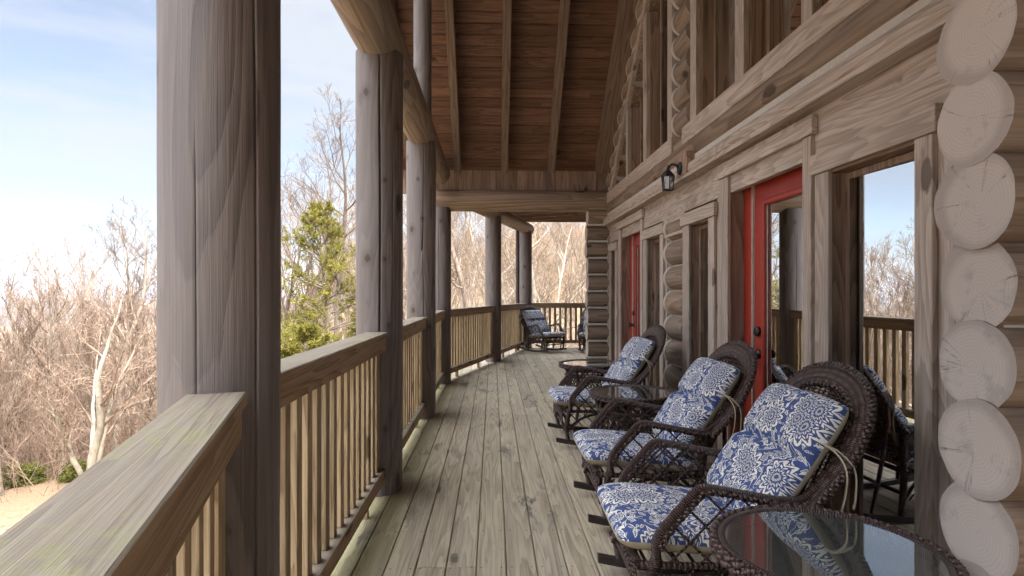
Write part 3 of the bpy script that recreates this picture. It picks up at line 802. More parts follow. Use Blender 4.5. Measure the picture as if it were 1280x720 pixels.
# ------------------------------------------------------------------ posts
PLAB = {1: None, 2: ('thickest-looking log post with mossy railing butting into its side', ((5.70, 0.05, 0.0, 1.0, 0.012), (4.75, 0.014, 0.30, 0.6, 0.006)), 2.92),
        3: ('log post with one long open crack, second along the porch edge', ((4.93, 0.07, 0.03, 1.0, 0.034), (5.5, 0.02, 0.3, 0.8, 0.012)), 2.93),
        4: ('log post under the far end of the long beam, just beyond the cracked post', ((5.0, 0.04, 0.3, 0.97, 0.022),), 2.93),
        5: ('log post carrying the cross tie log, half hidden by the post before it', ((4.7, 0.02, 0.2, 0.9),), 2.56),
        6: ('log post at the bend of the railing, beside the brown downspout', ((4.9, 0.02, 0.1, 0.9),), 2.78),
        7: ('corner log post behind the lone rocking chair at the end of the deck', ((4.4, 0.012, 0.1, 0.9),), 2.78)}
for i, (x, y) in enumerate(POSTS):
    if i < 2: continue
    lab, cr, zt = PLAB[i]
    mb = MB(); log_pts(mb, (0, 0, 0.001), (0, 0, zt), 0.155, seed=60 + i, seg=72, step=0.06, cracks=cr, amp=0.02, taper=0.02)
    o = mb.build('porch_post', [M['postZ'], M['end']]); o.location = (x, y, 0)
    tag(o, lab, 'post', 'log posts along the porch edge')
for i, (x, y) in enumerate(POSTS[:2]):
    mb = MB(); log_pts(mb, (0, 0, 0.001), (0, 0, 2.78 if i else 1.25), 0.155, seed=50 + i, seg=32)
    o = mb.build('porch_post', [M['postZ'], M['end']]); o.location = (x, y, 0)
    tag(o, 'log post behind the viewer at the near end of the deck', 'post', 'log posts along the porch edge')
for y, lab in ((3.92, 'slim upper log post above the cracked post, mostly hidden by the long beam'), (6.3, 'slim pale upper log post standing on the long beam under the roof')):
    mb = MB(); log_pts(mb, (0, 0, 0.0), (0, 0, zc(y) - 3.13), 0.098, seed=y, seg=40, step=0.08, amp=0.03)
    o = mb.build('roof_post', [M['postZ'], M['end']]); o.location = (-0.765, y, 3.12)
    tag(o, lab, 'post', 'upper posts under the gable roof')

# ------------------------------------------------------------------ railings
bal = MB(); bal.box(-0.018, 0.018, -0.018, 0.018, 0.0, 0.80, bev=0.002)
bal_o = bal.build('baluster', M['balusZ']); bal_me = bal_o.data; bpy.data.objects.remove(bal_o)
RL = ['moss-stained railing running from the front post past the viewer', 'railing with mossy cap between the front post and the cracked post',
      'railing between the cracked post and the post at the beam end', 'short-looking railing between the beam-end post and the tie log post',
      'pale railing slanting from the tie log post to the bend post', 'pale railing from the bend post to the corner post behind the rocker',
      'dark railing across the far end of the deck behind the rocking chairs']
def railing(p, q, label, r0=0.148, r1=0.148):
    p = Vector((p[0], p[1], 0)); q = Vector((q[0], q[1], 0)); d = (q - p); L = d.length; d.normalize()
    rz = math.atan2(d.y, d.x) - PI / 2
    o = tag(empty('railing', p, rz), label, 'railing', 'railings round the deck')
    a, b = r0, L - r1
    # local: y along, x to the inside (right of travel)
    cx = 0.012
    m = MB(); m.box(cx - 0.072, cx + 0.072, a, b, 1.034, 1.070, bev=0.004); m.build('cap_rail', M['railY'], o)
    m = MB(); m.box(cx + 0.022, cx + 0.060, a + 0.002, b - 0.002, 0.948, 1.032, bev=0.003); m.build('top_rail', M['railY'], o)
    m = MB(); m.box(cx - 0.035, cx + 0.055, a, b, 0.105, 0.185, bev=0.004); m.build('bottom_rail', M['railY'], o)
    n = int((b - a - 0.08) / 0.125); s = (b - a - n * 0.125) / 2
    for i in range(n + 1):
        c = bpy.data.objects.new('baluster', bal_me); C.objects.link(c); c.parent = o
        c.location = (cx, a + s + i * 0.125, 0.186); c.scale = (1, 1.5, (1.033 - 0.186) / 0.80)
        c.rotation_euler = (0, 0, random.uniform(-0.05, 0.05))
    y = a + 0.5
    while y < b - 0.1:
        m = MB(); m.box(cx - 0.02, cx + 0.02, y, y + 0.04, 0.002, 0.104); y += 1.1
        m.build('foot_block', M['balusZ'], o)
    for yy in (a, b - 0.02):
        m = MB(); m.box(cx - 0.042, cx + 0.02, yy + (0.0 if yy == a else -0.085), yy + (0.105 if yy == a else 0.02), 0.187, 1.032); m.build('end_board', M['balusZ'], o)
for i in range(1, 7):
    railing(POSTS[i], POSTS[i + 1], RL[i - 1])
railing(POSTS[7], (4.55, 13.75), RL[6], r1=0.0)
railing((4.55, -3.65), POSTS[0], 'railing across the near end of the deck behind the viewer', r0=0.0)
railing(POSTS[0], POSTS[1], 'railing behind the viewer at the near end of the deck')

# ------------------------------------------------------------------ lantern on its block
cpart('mount_block', M['jambZ'], (1.60, 1.72, 4.72, 4.97, 2.318, 2.50), bev=0.006)
L = tag(empty('wall_lantern', (1.60, 4.87, 2.385)), 'small black coach lantern with clear glass on a wooden block above the doors', 'wall lamp'); L.scale = (0.85, 0.85, 0.9)
m = MB(); m.lathe([(0.062, 0.0), (0.062, -0.012), (0.05, -0.02), (0.018, -0.028)], axis='X'); m.build('back_plate', M['black'], L)
m = MB(); m.tube(smooth_path([(-0.02, 0, 0.0), (-0.05, 0, 0.035), (-0.10, 0, 0.03), (-0.125, 0, -0.03)], 5), 0.011, seg=8); m.build('arm', M['black'], L)
m = MB()
def ringp(r0, z0, r1, z1, n=6):
    return [(( -0.125) + r * math.cos(PI / n + 2 * PI * k / n), r * math.sin(PI / n + 2 * PI * k / n), z) for r, z in ((r0, z0), (r1, z1)) for k in range(n)]
b = ringp(0.050, -0.205, 0.064, -0.075)
for k in range(6):
    m.tube([b[k], b[6 + k]], 0.0045, seg=4, smooth=False)
    m.tube([b[k], b[(k + 1) % 6]], 0.006, seg=4, smooth=False); m.tube([b[6 + k], b[6 + (k + 1) % 6]], 0.006, seg=4, smooth=False)
m.build('cage', M['black'], L)
m = MB(); m.lathe([(0.074, -0.076), (0.071, -0.066), (0.042, -0.035), (0.02, -0.015), (0.012, 0.005), (0.005, 0.03), (0.0001, 0.035)], (-0.125, 0, 0), seg=6, smooth=False); m.build('cap', M['black'], L)
m = MB(); bb = m.add(ringp(0.045, -0.203, 0.060, -0.078))
for k in range(6): m.face([bb + k, bb + (k + 1) % 6, bb + 6 + (k + 1) % 6, bb + 6 + k])
m.build('pane', M['lamp_glass'], L)
m = MB(); m.lathe([(0.012, -0.18), (0.015, -0.15), (0.015, -0.09), (0.012, -0.08)], (-0.125, 0, 0), seg=12); m.build('candle', M['chink'], L)
# ------------------------------------------------------------------ wicker and cushions
def wicker(name, stripe=0.0085, weave=False, col=(0.046, 0.026, 0.023), hi=(0.12, 0.075, 0.066)):
    t = NT(name)
    uv = t.n('SeparateXYZ', {0: t.n('TexCoord').outputs['UV']})
    co = t.n('TexCoord').outputs['Object']
    u = t.math('DIVIDE', uv.outputs[0], stripe)
    if weave:
        v = t.math('MULTIPLY', uv.outputs[1], 9.0)
        u = t.math('ADD', t.math('DIVIDE', uv.outputs[0], stripe), 0.0)
        blk = t.math('MODULO', t.math('ADD', t.math('FLOOR', v), t.math('FLOOR', t.math('DIVIDE', uv.outputs[0], stripe * 4))), 2.0)
        a = t.math('ABSOLUTE', t.math('SINE', t.math('MULTIPLY', u, PI)))
        b = t.math('ABSOLUTE', t.math('SINE', t.math('MULTIPLY', v, PI)))
        h = t.math('ADD', t.math('MULTIPLY', a, 0.5), t.math('MULTIPLY', t.math('MULTIPLY', b, 0.8), t.math('MULTIPLY_ADD', blk, 0.7, 0.3)))
    else:
        nz0 = t.noise(co, 60, 2)
        h = t.math('ABSOLUTE', t.math('SINE', t.math('MULTIPLY', t.math('ADD', u, t.math('MULTIPLY', nz0, 0.8)), PI)))
    nz = t.noise(co, 45, 4, 0.7)
    f = t.math('ADD', t.math('MULTIPLY', h, 0.6), t.math('MULTIPLY', nz, 0.45))
    c = t.ramp(f, [(0.18, tuple(x * 0.2 for x in col)), (0.5, col), (0.95, hi)])
    return t.principled(c, 0.34, t.bump(h, 1.0, 0.006), spec=0.42)
M['wick'] = wicker('wicker_wrap')
M['weave'] = wicker('wicker_weave', 0.0075, True)
M['cane'] = wicker('wicker_cane', 0.02)
M['rocker'] = simple('rocker_wood', (0.035, 0.026, 0.026), 0.4, var=0.25)
M['beige'] = simple('khaki_cloth', (0.46, 0.40, 0.285), 0.9, var=0.10, scale=25)

def floral():
    t = NT('blue_floral_cloth')
    uv = t.n('TexCoord').outputs['UV']
    warp = t.vmath('ADD', uv, t.vmath('MULTIPLY', t.vmath('SUBTRACT', t.noise(uv, 16, 2, out='Color'), (0.5, 0.5, 0.5)), (0.022, 0.022, 0.0)))
    blue, white, cream = (0.056, 0.088, 0.225), (0.76, 0.74, 0.66), (0.60, 0.54, 0.40)
    def flower(sc, seed, R0, petals, rings, keep):
        p = t.vmath('ADD', t.vmath('MULTIPLY', warp, (sc, sc, 0.0)), (seed, seed * 1.7, 0.0))
        vo = t.n('TexVoronoi', {'Vector': p, 'Scale': 1.0, 'Randomness': 0.78}, voronoi_dimensions='2D')
        d = t.vmath('SUBTRACT', p, vo.outputs['Position']); s = t.n('SeparateXYZ', {0: d})
        cr = t.n('SeparateColor', {0: vo.outputs['Color']})
        ang = t.math('ADD', t.math('ARCTAN2', s.outputs[1], s.outputs[0]), t.math('MULTIPLY', cr.outputs[0], 6.28))
        r = t.math('SQRT', t.math('ADD', t.math('POWER', s.outputs[0], 2.0), t.math('POWER', s.outputs[1], 2.0)))
        lobe = t.math('ABSOLUTE', t.math('SINE', t.math('MULTIPLY', ang, petals / 2)))
        R = t.math('MULTIPLY', t.math('MULTIPLY_ADD', lobe, 0.32, 0.68), t.math('MULTIPLY_ADD', cr.outputs[1], 0.10, R0))
        q = t.math('DIVIDE', r, R)
        inside = t.math('LESS_THAN', q, 1.0)
        ring = t.math('FRACT', t.math('MULTIPLY', q, rings))
        line = t.math('GREATER_THAN', ring, 0.50)
        rad = t.math('GREATER_THAN', t.math('ABSOLUTE', t.math('SINE', t.math('MULTIPLY', ang, petals))), 0.50)
        shape = t.math('MULTIPLY', inside, t.math('MAXIMUM', t.math('MULTIPLY', line, rad), t.math('GREATER_THAN', q, 0.86)))
        on = t.math('LESS_THAN', cr.outputs[2], keep)
        return t.math('MULTIPLY', shape, on), t.math('MULTIPLY', t.math('LESS_THAN', q, 0.42), t.math('MULTIPLY', shape, on)), t.math('MULTIPLY', t.math('LESS_THAN', q, 1.12), on)
    def leaf(sc, seed, w, l):
        p = t.vmath('ADD', t.vmath('MULTIPLY', warp, (sc, sc, 0.0)), (seed, seed * 2.3, 0.0))
        vo = t.n('TexVoronoi', {'Vector': p, 'Scale': 1.0, 'Randomness': 1.0}, voronoi_dimensions='2D')
        d = t.vmath('SUBTRACT', p, vo.outputs['Position']); s = t.n('SeparateXYZ', {0: d})
        cr = t.n('SeparateColor', {0: vo.outputs['Color']})
        th = t.math('MULTIPLY', cr.outputs[0], 6.28); cs, sn = t.math('COSINE', th), t.math('SINE', th)
        x = t.math('ADD', t.math('MULTIPLY', s.outputs[0], cs), t.math('MULTIPLY', s.outputs[1], sn))
        y = t.math('SUBTRACT', t.math('MULTIPLY', s.outputs[1], cs), t.math('MULTIPLY', s.outputs[0], sn))
        e = t.math('ADD', t.math('POWER', t.math('DIVIDE', x, l), 2.0), t.math('ABSOLUTE', t.math('DIVIDE', y, w)))
        ins = t.math('LESS_THAN', e, 1.0)
        vein = t.math('MULTIPLY', t.math('GREATER_THAN', t.math('ABSOLUTE', y), w * 0.16), t.math('GREATER_THAN', t.math('FRACT', t.math('MULTIPLY', t.math('ADD', x, t.math('ABSOLUTE', y)), 7.0)), 0.48))
        return t.math('MULTIPLY', ins, t.math('MAXIMUM', vein, t.math('GREATER_THAN', e, 0.72)))
    f1, c1, h1 = flower(5.8, 3.1, 0.43, 11, 4.4, 0.75)
    f2, c2, h2 = flower(12.0, 8.7, 0.36, 8, 3.2, 0.50)
    l1 = leaf(19.0, 1.3, 0.17, 0.42); l2 = leaf(29.0, 5.3, 0.14, 0.36)
    vn = t.noise(warp, 15, 1.5, 0.5, 0.6)
    vine = t.math('LESS_THAN', t.math('ABSOLUTE', t.math('SUBTRACT', vn, 0.5)), 0.013)
    small = t.math('MAXIMUM', t.math('MAXIMUM', l1, l2), vine)
    notbig = t.math('SUBTRACT', 1.0, h1)
    mid = t.math('MULTIPLY', t.math('MAXIMUM', f2, t.math('MULTIPLY', small, t.math('SUBTRACT', 1.0, h2))), notbig)
    mask = t.math('MAXIMUM', f1, mid)
    cen = t.math('MAXIMUM', c1, t.math('MULTIPLY', c2, notbig))
    col = t.mix(mask, blue, t.mix(t.math('MULTIPLY', cen, 0.55), white, cream))
    wv = t.noise(t.n('TexCoord').outputs['Object'], 500, 1)
    return t.principled(col, 0.92, t.bump(wv, 0.12, 0.001), spec=0.2)
M['floral'] = floral()

def pillow(o_, du, dv, nrm, T, nu=28, nv=28, folds=(), seed=0, pw=5.0, low=0.4, drop=0.0):
    """cushion: centre edge-plane point o_, half vectors du (length) and dv (width); returns (top MB, bottom MB). folds: u positions of sewn tucks"""
    o_, du, dv, nrm = Vector(o_), Vector(du), Vector(dv), Vector(nrm).normalized()
    top, bot = MB(), MB()
    for mb, sg in ((top, 1), (bot, -1)):
        for i in range(nu + 1):
            # denser rows at the edge
            a = -math.cos(PI * i / nu); 
            for j in range(nv + 1):
                b = -math.cos(PI * j / nv)
                f = max(0, 1 - abs(a) ** pw) ** 0.5 * max(0, 1 - abs(b) ** pw) ** 0.5
                h = T * f * (1.0 if sg > 0 else low)
                if sg > 0:
                    for fu, dep in folds:
                        h -= T * dep * math.exp(-((a - fu) / 0.075) ** 2) * f * (1 - 0.2 * math.cos(b * 9 + seed))
                    h += T * 0.10 * noise.noise(Vector((a * 2.2 + seed, b * 2.2, 0))) * f
                    for fu, dep in folds:   # creases running out of the tuck
                        h += T * 0.10 * f * math.exp(-((a - fu) / 0.30) ** 2) * math.sin(b * 21 + seed + 2 * noise.noise(Vector((b * 3, seed, 0))))
                # corners pulled in a little
                k = 1 - 0.045 * (abs(a) ** 6) * (abs(b) ** 2) ; k2 = 1 - 0.045 * (abs(b) ** 6) * (abs(a) ** 2)
                # sewn edge waist wobble
                p = o_ + du * (a * k2 * (1 + 0.012 * noise.noise(Vector((b * 3, seed + 4, a))))) + dv * (b * k) + nrm * (sg * h)
                p.z -= drop * (a * a)
                mb.v.append(tuple(p))
        m = nv + 1
        for i in range(nu):
            for j in range(nv):
                q = [i * m + j, i * m + j + 1, (i + 1) * m + j + 1, (i + 1) * m + j]
                uv = []
                for x in q:
                    ii, jj = divmod(x, m)
                    uv.append((-math.cos(PI * ii / nu) * du.length + seed * 1.37, -math.cos(PI * jj / nv) * dv.length + seed * 0.71))
                if sg > 0: q.reverse(); uv.reverse()
                mb.face(q, uv, 0, True)
    return top, bot

def twist(mb, pts, off, rad, r, pitch, n_str=2, seg=5, phase=0.0, step=5):
    """n strands twisted about a path pts (list of Vector), each strand radius r"""
    P = smooth_path(pts, step); L = 0; cum = [0]
    for a, b in zip(P, P[1:]): L += (b - a).length; cum.append(L)
    # resample
    n = max(4, int(L / (pitch / 7)))
    res = []; k = 0
    for i in range(n + 1):
        s = L * i / n
        while k < len(P) - 2 and cum[k + 1] < s: k += 1
        d = cum[k + 1] - cum[k]
        res.append(P[k].lerp(P[k + 1], (s - cum[k]) / d if d else 0))
    for q in range(n_str):
        out = []; prev = None
        for i, p in enumerate(res):
            t = (res[min(i + 1, n)] - res[max(i - 1, 0)]).normalized()
            if prev is None: prev = Vector((0, 1, 0.3))
            u = (prev - t * prev.dot(t)).normalized(); w = t.cross(u); prev = u
            g = 2 * PI * (L * i / n) / pitch + 2 * PI * q / n_str + phase
            out.append(p + u * (math.cos(g) * rad) + w * (math.sin(g) * rad))
        mb.tube(out, r, seg=seg)

def clip_line(fn, p, q, n=60):
    """longest run of the line p-q inside fn"""
    best = None; cur = None
    for i in range(n + 1):
        x = Vector(p).lerp(Vector(q), i / n)
        if fn(x):
            if cur is None: cur = [x, x]
            cur[1] = x
            if best is None or (cur[1] - cur[0]).length > (best[1] - best[0]).length: best = list(cur)
        else: cur = None
    return best

def make_chair():
    t = empty('rocking_chair')
    rock = lambda x: 0.018 + 0.24 * (x - 0.02) ** 2
    for s in (-1, 1):
        y = s * 0.285
        m = MB()                                          # rocker runner
        xs = [-0.455 + 1.01 * i / 24 for i in range(25)]
        c = []
        for x in xs:
            z = rock(x)
            c.append([(x, y - 0.016, z - 0.018), (x, y + 0.016, z - 0.018), (x, y + 0.016, z + 0.018), (x, y - 0.016, z + 0.018)])
        for q in c: m.v.extend(q)
        for i in range(24):
            for k in range(4):
                k2 = (k + 1) % 4
                m.face([i * 4 + k, i * 4 + k2, i * 4 + 4 + k2, i * 4 + 4 + k][::-1])
        m.face([0, 1, 2, 3]); m.face([99, 98, 97, 96])
        m.build('rocker', M['rocker'], t)
        # front leg, wrapped, with curved braces
        m = MB()
        m.tube(smooth_path([(-0.335, s * 0.316, 0.36), (-0.35, s * 0.308, 0.30), (-0.36, s * 0.298, 0.22), (-0.365, y, 0.15), (-0.35, y, rock(-0.35) + 0.01)], 5), 0.019, seg=8)
        m.tube(smooth_path([(-0.385, s * 0.29, 0.20), (-0.335, s * 0.287, 0.19), (-0.285, y, 0.13), (-0.28, y, rock(-0.28) + 0.008)], 5), 0.015, seg=7)
        m.tube(smooth_path([(-0.36, s * 0.29, 0.15), (-0.25, s * 0.287, 0.24), (-0.08, s * 0.285, 0.285), (0.08, s * 0.285, 0.24), (0.16, y, 0.14)], 5), 0.010, seg=6)
        m.build('front_leg', M['wick'], t)
        m = MB()
        m.tube(smooth_path([(0.205, s * 0.312, 0.565), (0.185, s * 0.30, 0.40), (0.175, s * 0.29, 0.25), (0.185, y, rock(0.185) + 0.01)], 5), 0.019, seg=8)
        m.tube(smooth_path([(0.30, s * 0.312, 0.65), (0.31, s * 0.30, 0.42), (0.34, y, 0.2), (0.37, y, rock(0.37) + 0.01)], 5), 0.013, seg=7)
        m.build('rear_leg', M['wick'], t)
        # arm: wrapped roll with a braid under it
        ap = [(-0.335, s * 0.318, 0.32), (-0.336, s * 0.322, 0.40), (-0.315, s * 0.326, 0.45), (-0.235, s * 0.328, 0.545), (-0.185, s * 0.328, 0.598), (-0.145, s * 0.328, 0.608), (0.0, s * 0.326, 0.582), (0.12, s * 0.322, 0.560), (0.205, s * 0.320, 0.560), (0.275, s * 0.322, 0.612)]
        m = MB(); m.tube(smooth_path(ap, 6), lambda i: 0.0175 + 0.003 * math.sin(i * 0.13), seg=9)
        a = m.build('arm', M['wick'], t)
        m = MB(); twist(m, [Vector(p) + Vector((0.010, s * 0.014, -0.012)) for p in ap[1:]], 0, 0.0075, 0.0075, 0.038, 2)
        twist(m, [Vector(p) + Vector((0.010, -s * 0.014, -0.010)) for p in ap[1:]], 0, 0.007, 0.007, 0.038, 2, phase=1)
        m.build('braid', M['cane'], a)
        # lattice under the arm and below the seat
        m = MB()
        def inside(p):
            x, z = p.x, p.z
            if x < -0.33 or x > 0.20: return False
            top = 0.43 + (x + 0.33) * 1.06 if x < -0.17 else 0.60 - (x + 0.17) * 0.12
            return 0.30 <= z <= top
        def inside2(p):
            x, z = p.x, p.z
            return -0.36 < x < 0.17 and 0.30 >= z >= 0.215 - 0.09 * (abs(x + 0.09) / 0.26) ** 2
        for fn in (inside, inside2):
            for k in range(-9, 10):
                for dg in (1, -1):
                    x0 = -0.09 + k * 0.118
                    g = clip_line(fn, (x0 - dg * 0.30, s * 0.314, 0.1), (x0 + dg * 0.33, s * 0.314, 0.73), 90)
                    if g and (g[1] - g[0]).length > 0.04:
                        off = Vector((0, dg * 0.005, 0)); m.tube([g[0] + off, g[1] + off], 0.0050, seg=6, caps=False)
        m.tube([(-0.39, s * 0.30, 0.315), (0.19, s * 0.30, 0.30)], 0.014, seg=7)
        m.build('side_lattice', M['cane'], t)
    # seat frame, apron front and back
    m = MB()
    m.tube([(-0.40, -0.30, 0.325), (-0.40, 0.30, 0.325)], 0.017, seg=8); m.tube([(0.185, -0.29, 0.30), (0.185, 0.29, 0.30)], 0.016, seg=8)
    m.tube([(-0.372, -0.285, 0.17), (-0.372, 0.285, 0.17)], 0.012, seg=7); m.tube([(0.185, -0.285, 0.17), (0.185, 0.285, 0.17)], 0.012, seg=7)
    for x in np.arange(-0.36, 0.18, 0.06): m.tube([(x, -0.29, 0.305), (x, 0.29, 0.305)], 0.007, seg=5)
    m.tube(smooth_path([(-0.385, -0.28, 0.15), (-0.392, -0.16, 0.225), (-0.395, 0, 0.255), (-0.392, 0.16, 0.225), (-0.385, 0.28, 0.15)], 5), 0.010, seg=6)
    m.build('seat_frame', M['wick'], t)
    m = MB()
    for k in range(-9, 10):
        for dg in (1, -1):
            fn = lambda p: abs(p.y) < 0.285 and 0.255 - 1.1 * p.y * p.y < p.z < 0.32
            g = clip_line(fn, (-0.40, k * 0.06 - dg * 0.2, 0.1), (-0.40, k * 0.06 + dg * 0.2, 0.45), 70)
            if g and (g[1] - g[0]).length > 0.02: m.tube(g, 0.0055, seg=5, caps=False)
    m.build('apron', M['cane'], t)
    # back: flared rim, woven panel, braid on the edge
    half = [(0.215, 0.316, 0.535), (0.270, 0.325, 0.595), (0.345, 0.332, 0.69), (0.408, 0.320, 0.79), (0.460, 0.272, 0.88), (0.494, 0.168, 0.948), (0.506, 0.0, 0.975)]
    path = half + [(x, -y, z) for x, y, z in half[-2::-1]]
    nb = Vector((-0.875, 0, 0.484))
    m = MB(); m.tube(smooth_path(path, 9), lambda i: 0.046, seg=14, flat=0.42, ref=nb)
    rim = m.build('back_rim', M['weave'], t)
    cen = Vector((0.36, 0, 0.74))
    m = MB()
    for dd, ph in ((0.046, 0.0), (-0.043, 1.5)):
        pp = []
        for p in path:
            v = Vector(p); rad = Vector((0, v.y, (v.z - 0.70) if v.z > 0.70 else 0)); rad = rad.normalized() if rad.length > 0.01 else Vector((0, 0, 1))
            rad = (rad - nb * rad.dot(nb)).normalized()
            pp.append(v + rad * dd)
        twist(m, pp, 0, 0.0085, 0.0085, 0.042, 2, phase=ph)
    m.build('rim_braid', M['cane'], rim)
    # woven panel: spokes and weavers on a gently bowed surface
    def bp(y, z):
        k = max(0.0, (z - 0.40) / 0.58)
        return Vector((0.20 + 0.290 * k ** 0.95 + 0.05 * (1 - (y / 0.3) ** 2) * 0.7, y, z))
    def hw(z):
        best = 0.30
        for (x0, y0, z0), (x1, y1, z1) in zip(half, half[1:]):
            if z0 <= z <= z1: best = y0 + (y1 - y0) * (z - z0) / (z1 - z0)
        return best - 0.03 if z > 0.535 else 0.285
    m = MB()
    for k in range(-8, 9):
        y = k * 0.036; zs = [0.36 + 0.59 * i / 12 for i in range(13)]
        P = [bp(y, z) for z in zs if abs(y) < hw(z) + 0.02]
        if len(P) > 2: m.tube(P, 0.0048, seg=5, caps=False)
    z = 0.40; r = 0
    while z < 0.945:
        w = hw(z); n = 34
        P = []
        for i in range(n + 1):
            y = -w + 2 * w * i / n; v = bp(y, z); v.x += 0.006 * math.sin(PI * y / 0.036 + (PI if r % 2 else 0)); P.append(v)
        m.tube(P, 0.0034, seg=4, caps=False, smooth=True)
        z += 0.0125; r += 1
    m.build('back_panel', M['cane'], t)
    # seat cushion
    top, bot = pillow((-0.145, 0, 0.380), (0.325, 0, -0.030), (0, 0.302, 0), (0.10, 0, 1), 0.052, seed=1, folds=(), low=1.1, pw=7, drop=0.010)
    c = top.build('seat_cushion', M['floral'], t)
    bot.build('cushion_underside', M['beige'], c)
    # back cushion: two puffs with a tuck between
    d = Vector((0.172, 0, 0.248)); n_ = Vector((-0.248, 0, 0.172)).normalized()
    top, bot = pillow(Vector((0.236, 0, 0.652)), d, (0, 0.294, 0), n_, 0.066, nu=44, nv=32, folds=((0.06, 0.75),), seed=5, low=0.75, pw=8)
    c = top.build('back_cushion', M['floral'], t)
    bot.build('cushion_underside', M['beige'], c)
    for s in (-1, 1):
        m = MB()
        for q, (dx, dz) in enumerate(((0.0, 0.0), (0.03, 0.05))):
            P = smooth_path([(0.30, s * 0.285, 0.755), (0.31 + dx * 0.5, s * 0.352, 0.742), (0.325 + dx, s * 0.392, 0.69), (0.325 + dx, s * (0.386 + dx * 0.4), 0.60), (0.305 + dx * 1.6, s * (0.378 + dx * 0.3), 0.50 + dz)], 6)
            m.tube(P, 0.0080, seg=6, flat=0.22, ref=(0.6, s * 0.8, 0.1))
        m.build('tie_strap', M['beige'], c)
    return t
CG = 'wicker rocking chairs on the deck'
chair = make_chair()
for i, (x, y, rz, lab) in enumerate([
        (0.945, 2.415, -0.02, 'dark wicker rocking chair with blue floral cushions right behind the big glass table'),
        (0.985, 3.47, 0.0, 'dark wicker rocking chair in front of the open-looking red door, middle one of the row'),
        (0.985, 5.19, 0.03, 'dark wicker rocking chair beyond the small glass table, in front of the exposed logs'),
        (1.13, 12.95, 2.22, 'lone dark wicker rocking chair by the corner post at the far end of the deck'),
        (2.30, 12.9, 1.25, 'wicker rocking chair mostly hidden behind the stacked log corner')]):
    c = chair if i == 0 else copy_tree(chair)
    c.location = (x, y, 0.002); c.rotation_euler = (0, 0, rz)
    tag(c, lab, 'chair', CG)

# ------------------------------------------------------------------ round wicker tables
def make_table():
    t = empty('side_table')
    H = 0.555
    ring = lambda r, z, n=40: [(r * math.cos(2 * PI * k / n), r * math.sin(2 * PI * k / n), z) for k in range(n)]
    m = MB(); m.tube(ring(0.302, H + 0.001, 64), 0.0125, seg=10, closed=True, flat=1.0)
    rim = m.build('table_rim', M['wick'], t)
    m = MB(); R = ring(0.323, H + 0.001, 36); R.append(R[0]); twist(m, [Vector(p) for p in R], 0, 0.0075, 0.0085, 0.038, 2, step=3)
    R = ring(0.325, H - 0.020, 36); R.append(R[0]); twist(m, [Vector(p) for p in R], 0, 0.007, 0.0075, 0.036, 2, step=3, phase=1.2)
    m.build('rim_braid', M['cane'], rim)
    m = MB(); m.lathe([(0.0001, H - 0.001), (0.290, H - 0.001), (0.292, H + 0.002), (0.290, H + 0.006), (0.0001, H + 0.006)], seg=64, smooth=False); m.build('table_glass', M['table_glass'], t)
    m = MB()
    for z, r, q in ((0.44, 0.262, 0.016), (0.40, 0.255, 0.008), (0.19, 0.235, 0.014)): m.tube(ring(r, z), q, seg=8, closed=True)
    m.build('hoop', M['wick'], t)
    m = MB()                                             # woven base shelf
    for k in range(9):
        y = -0.2 + 0.05 * k; w = math.sqrt(max(0.235 ** 2 - y * y, 0.001)); m.tube([(-w, y, 0.19), (w, y, 0.19)], 0.007, seg=5); m.tube([(y, -w, 0.197), (y, w, 0.197)], 0.007, seg=5)
    m.build('lower_shelf', M['cane'], t)
    m = MB(); n = 26
    for k in range(n):
        for dg in (1, -1):
            P = []
            for i in range(7):
                f = i / 6; a = 2 * PI * (k + dg * f * 2.2) / n; r = 0.240 + 0.02 * f + dg * 0.003
                P.append((r * math.cos(a), r * math.sin(a), 0.19 + 0.25 * f))
            m.tube(P, 0.0055, seg=5, caps=False)
    m.build('drum_lattice', M['cane'], t)
    for k in range(4):
        a = PI / 4 + k * PI / 2; ca, sa = math.cos(a), math.sin(a)
        m = MB(); m.tube(smooth_path([(0.295 * ca, 0.295 * sa, H - 0.02), (0.265 * ca, 0.265 * sa, 0.44), (0.245 * ca, 0.245 * sa, 0.25), (0.252 * ca, 0.252 * sa, 0.12), (0.285 * ca, 0.285 * sa, 0.0)], 5), 0.017, seg=8)
        m.tube(smooth_path([(0.30 * math.cos(a + .45), 0.30 * math.sin(a + .45), H - 0.02), (0.27 * math.cos(a + .2), 0.27 * math.sin(a + .2), 0.47), (0.258 * ca, 0.258 * sa, 0.42)], 5), 0.011, seg=6)
        m.tube(smooth_path([(0.30 * math.cos(a - .45), 0.30 * math.sin(a - .45), H - 0.02), (0.27 * math.cos(a - .2), 0.27 * math.sin(a - .2), 0.47), (0.258 * ca, 0.258 * sa, 0.42)], 5), 0.011, seg=6)
        m.build('leg', M['wick'], t)
    return t
tb = make_table()
for i, (x, y, rz, lab) in enumerate([(1.005, 1.695, 0.3, 'large-looking round wicker table with clear glass top at the near end of the row'),
                                     (1.075, 4.37, 0.8, 'round wicker table with shiny glass top between two rocking chairs'),
                                     (1.045, 6.15, 0.1, 'round wicker table seen edge-on behind the third rocking chair')]):
    c = tb if i == 0 else copy_tree(tb)
    c.location = (x, y, 0.003); c.rotation_euler = (0, 0, rz); tag(c, lab, 'table', 'round wicker side tables')
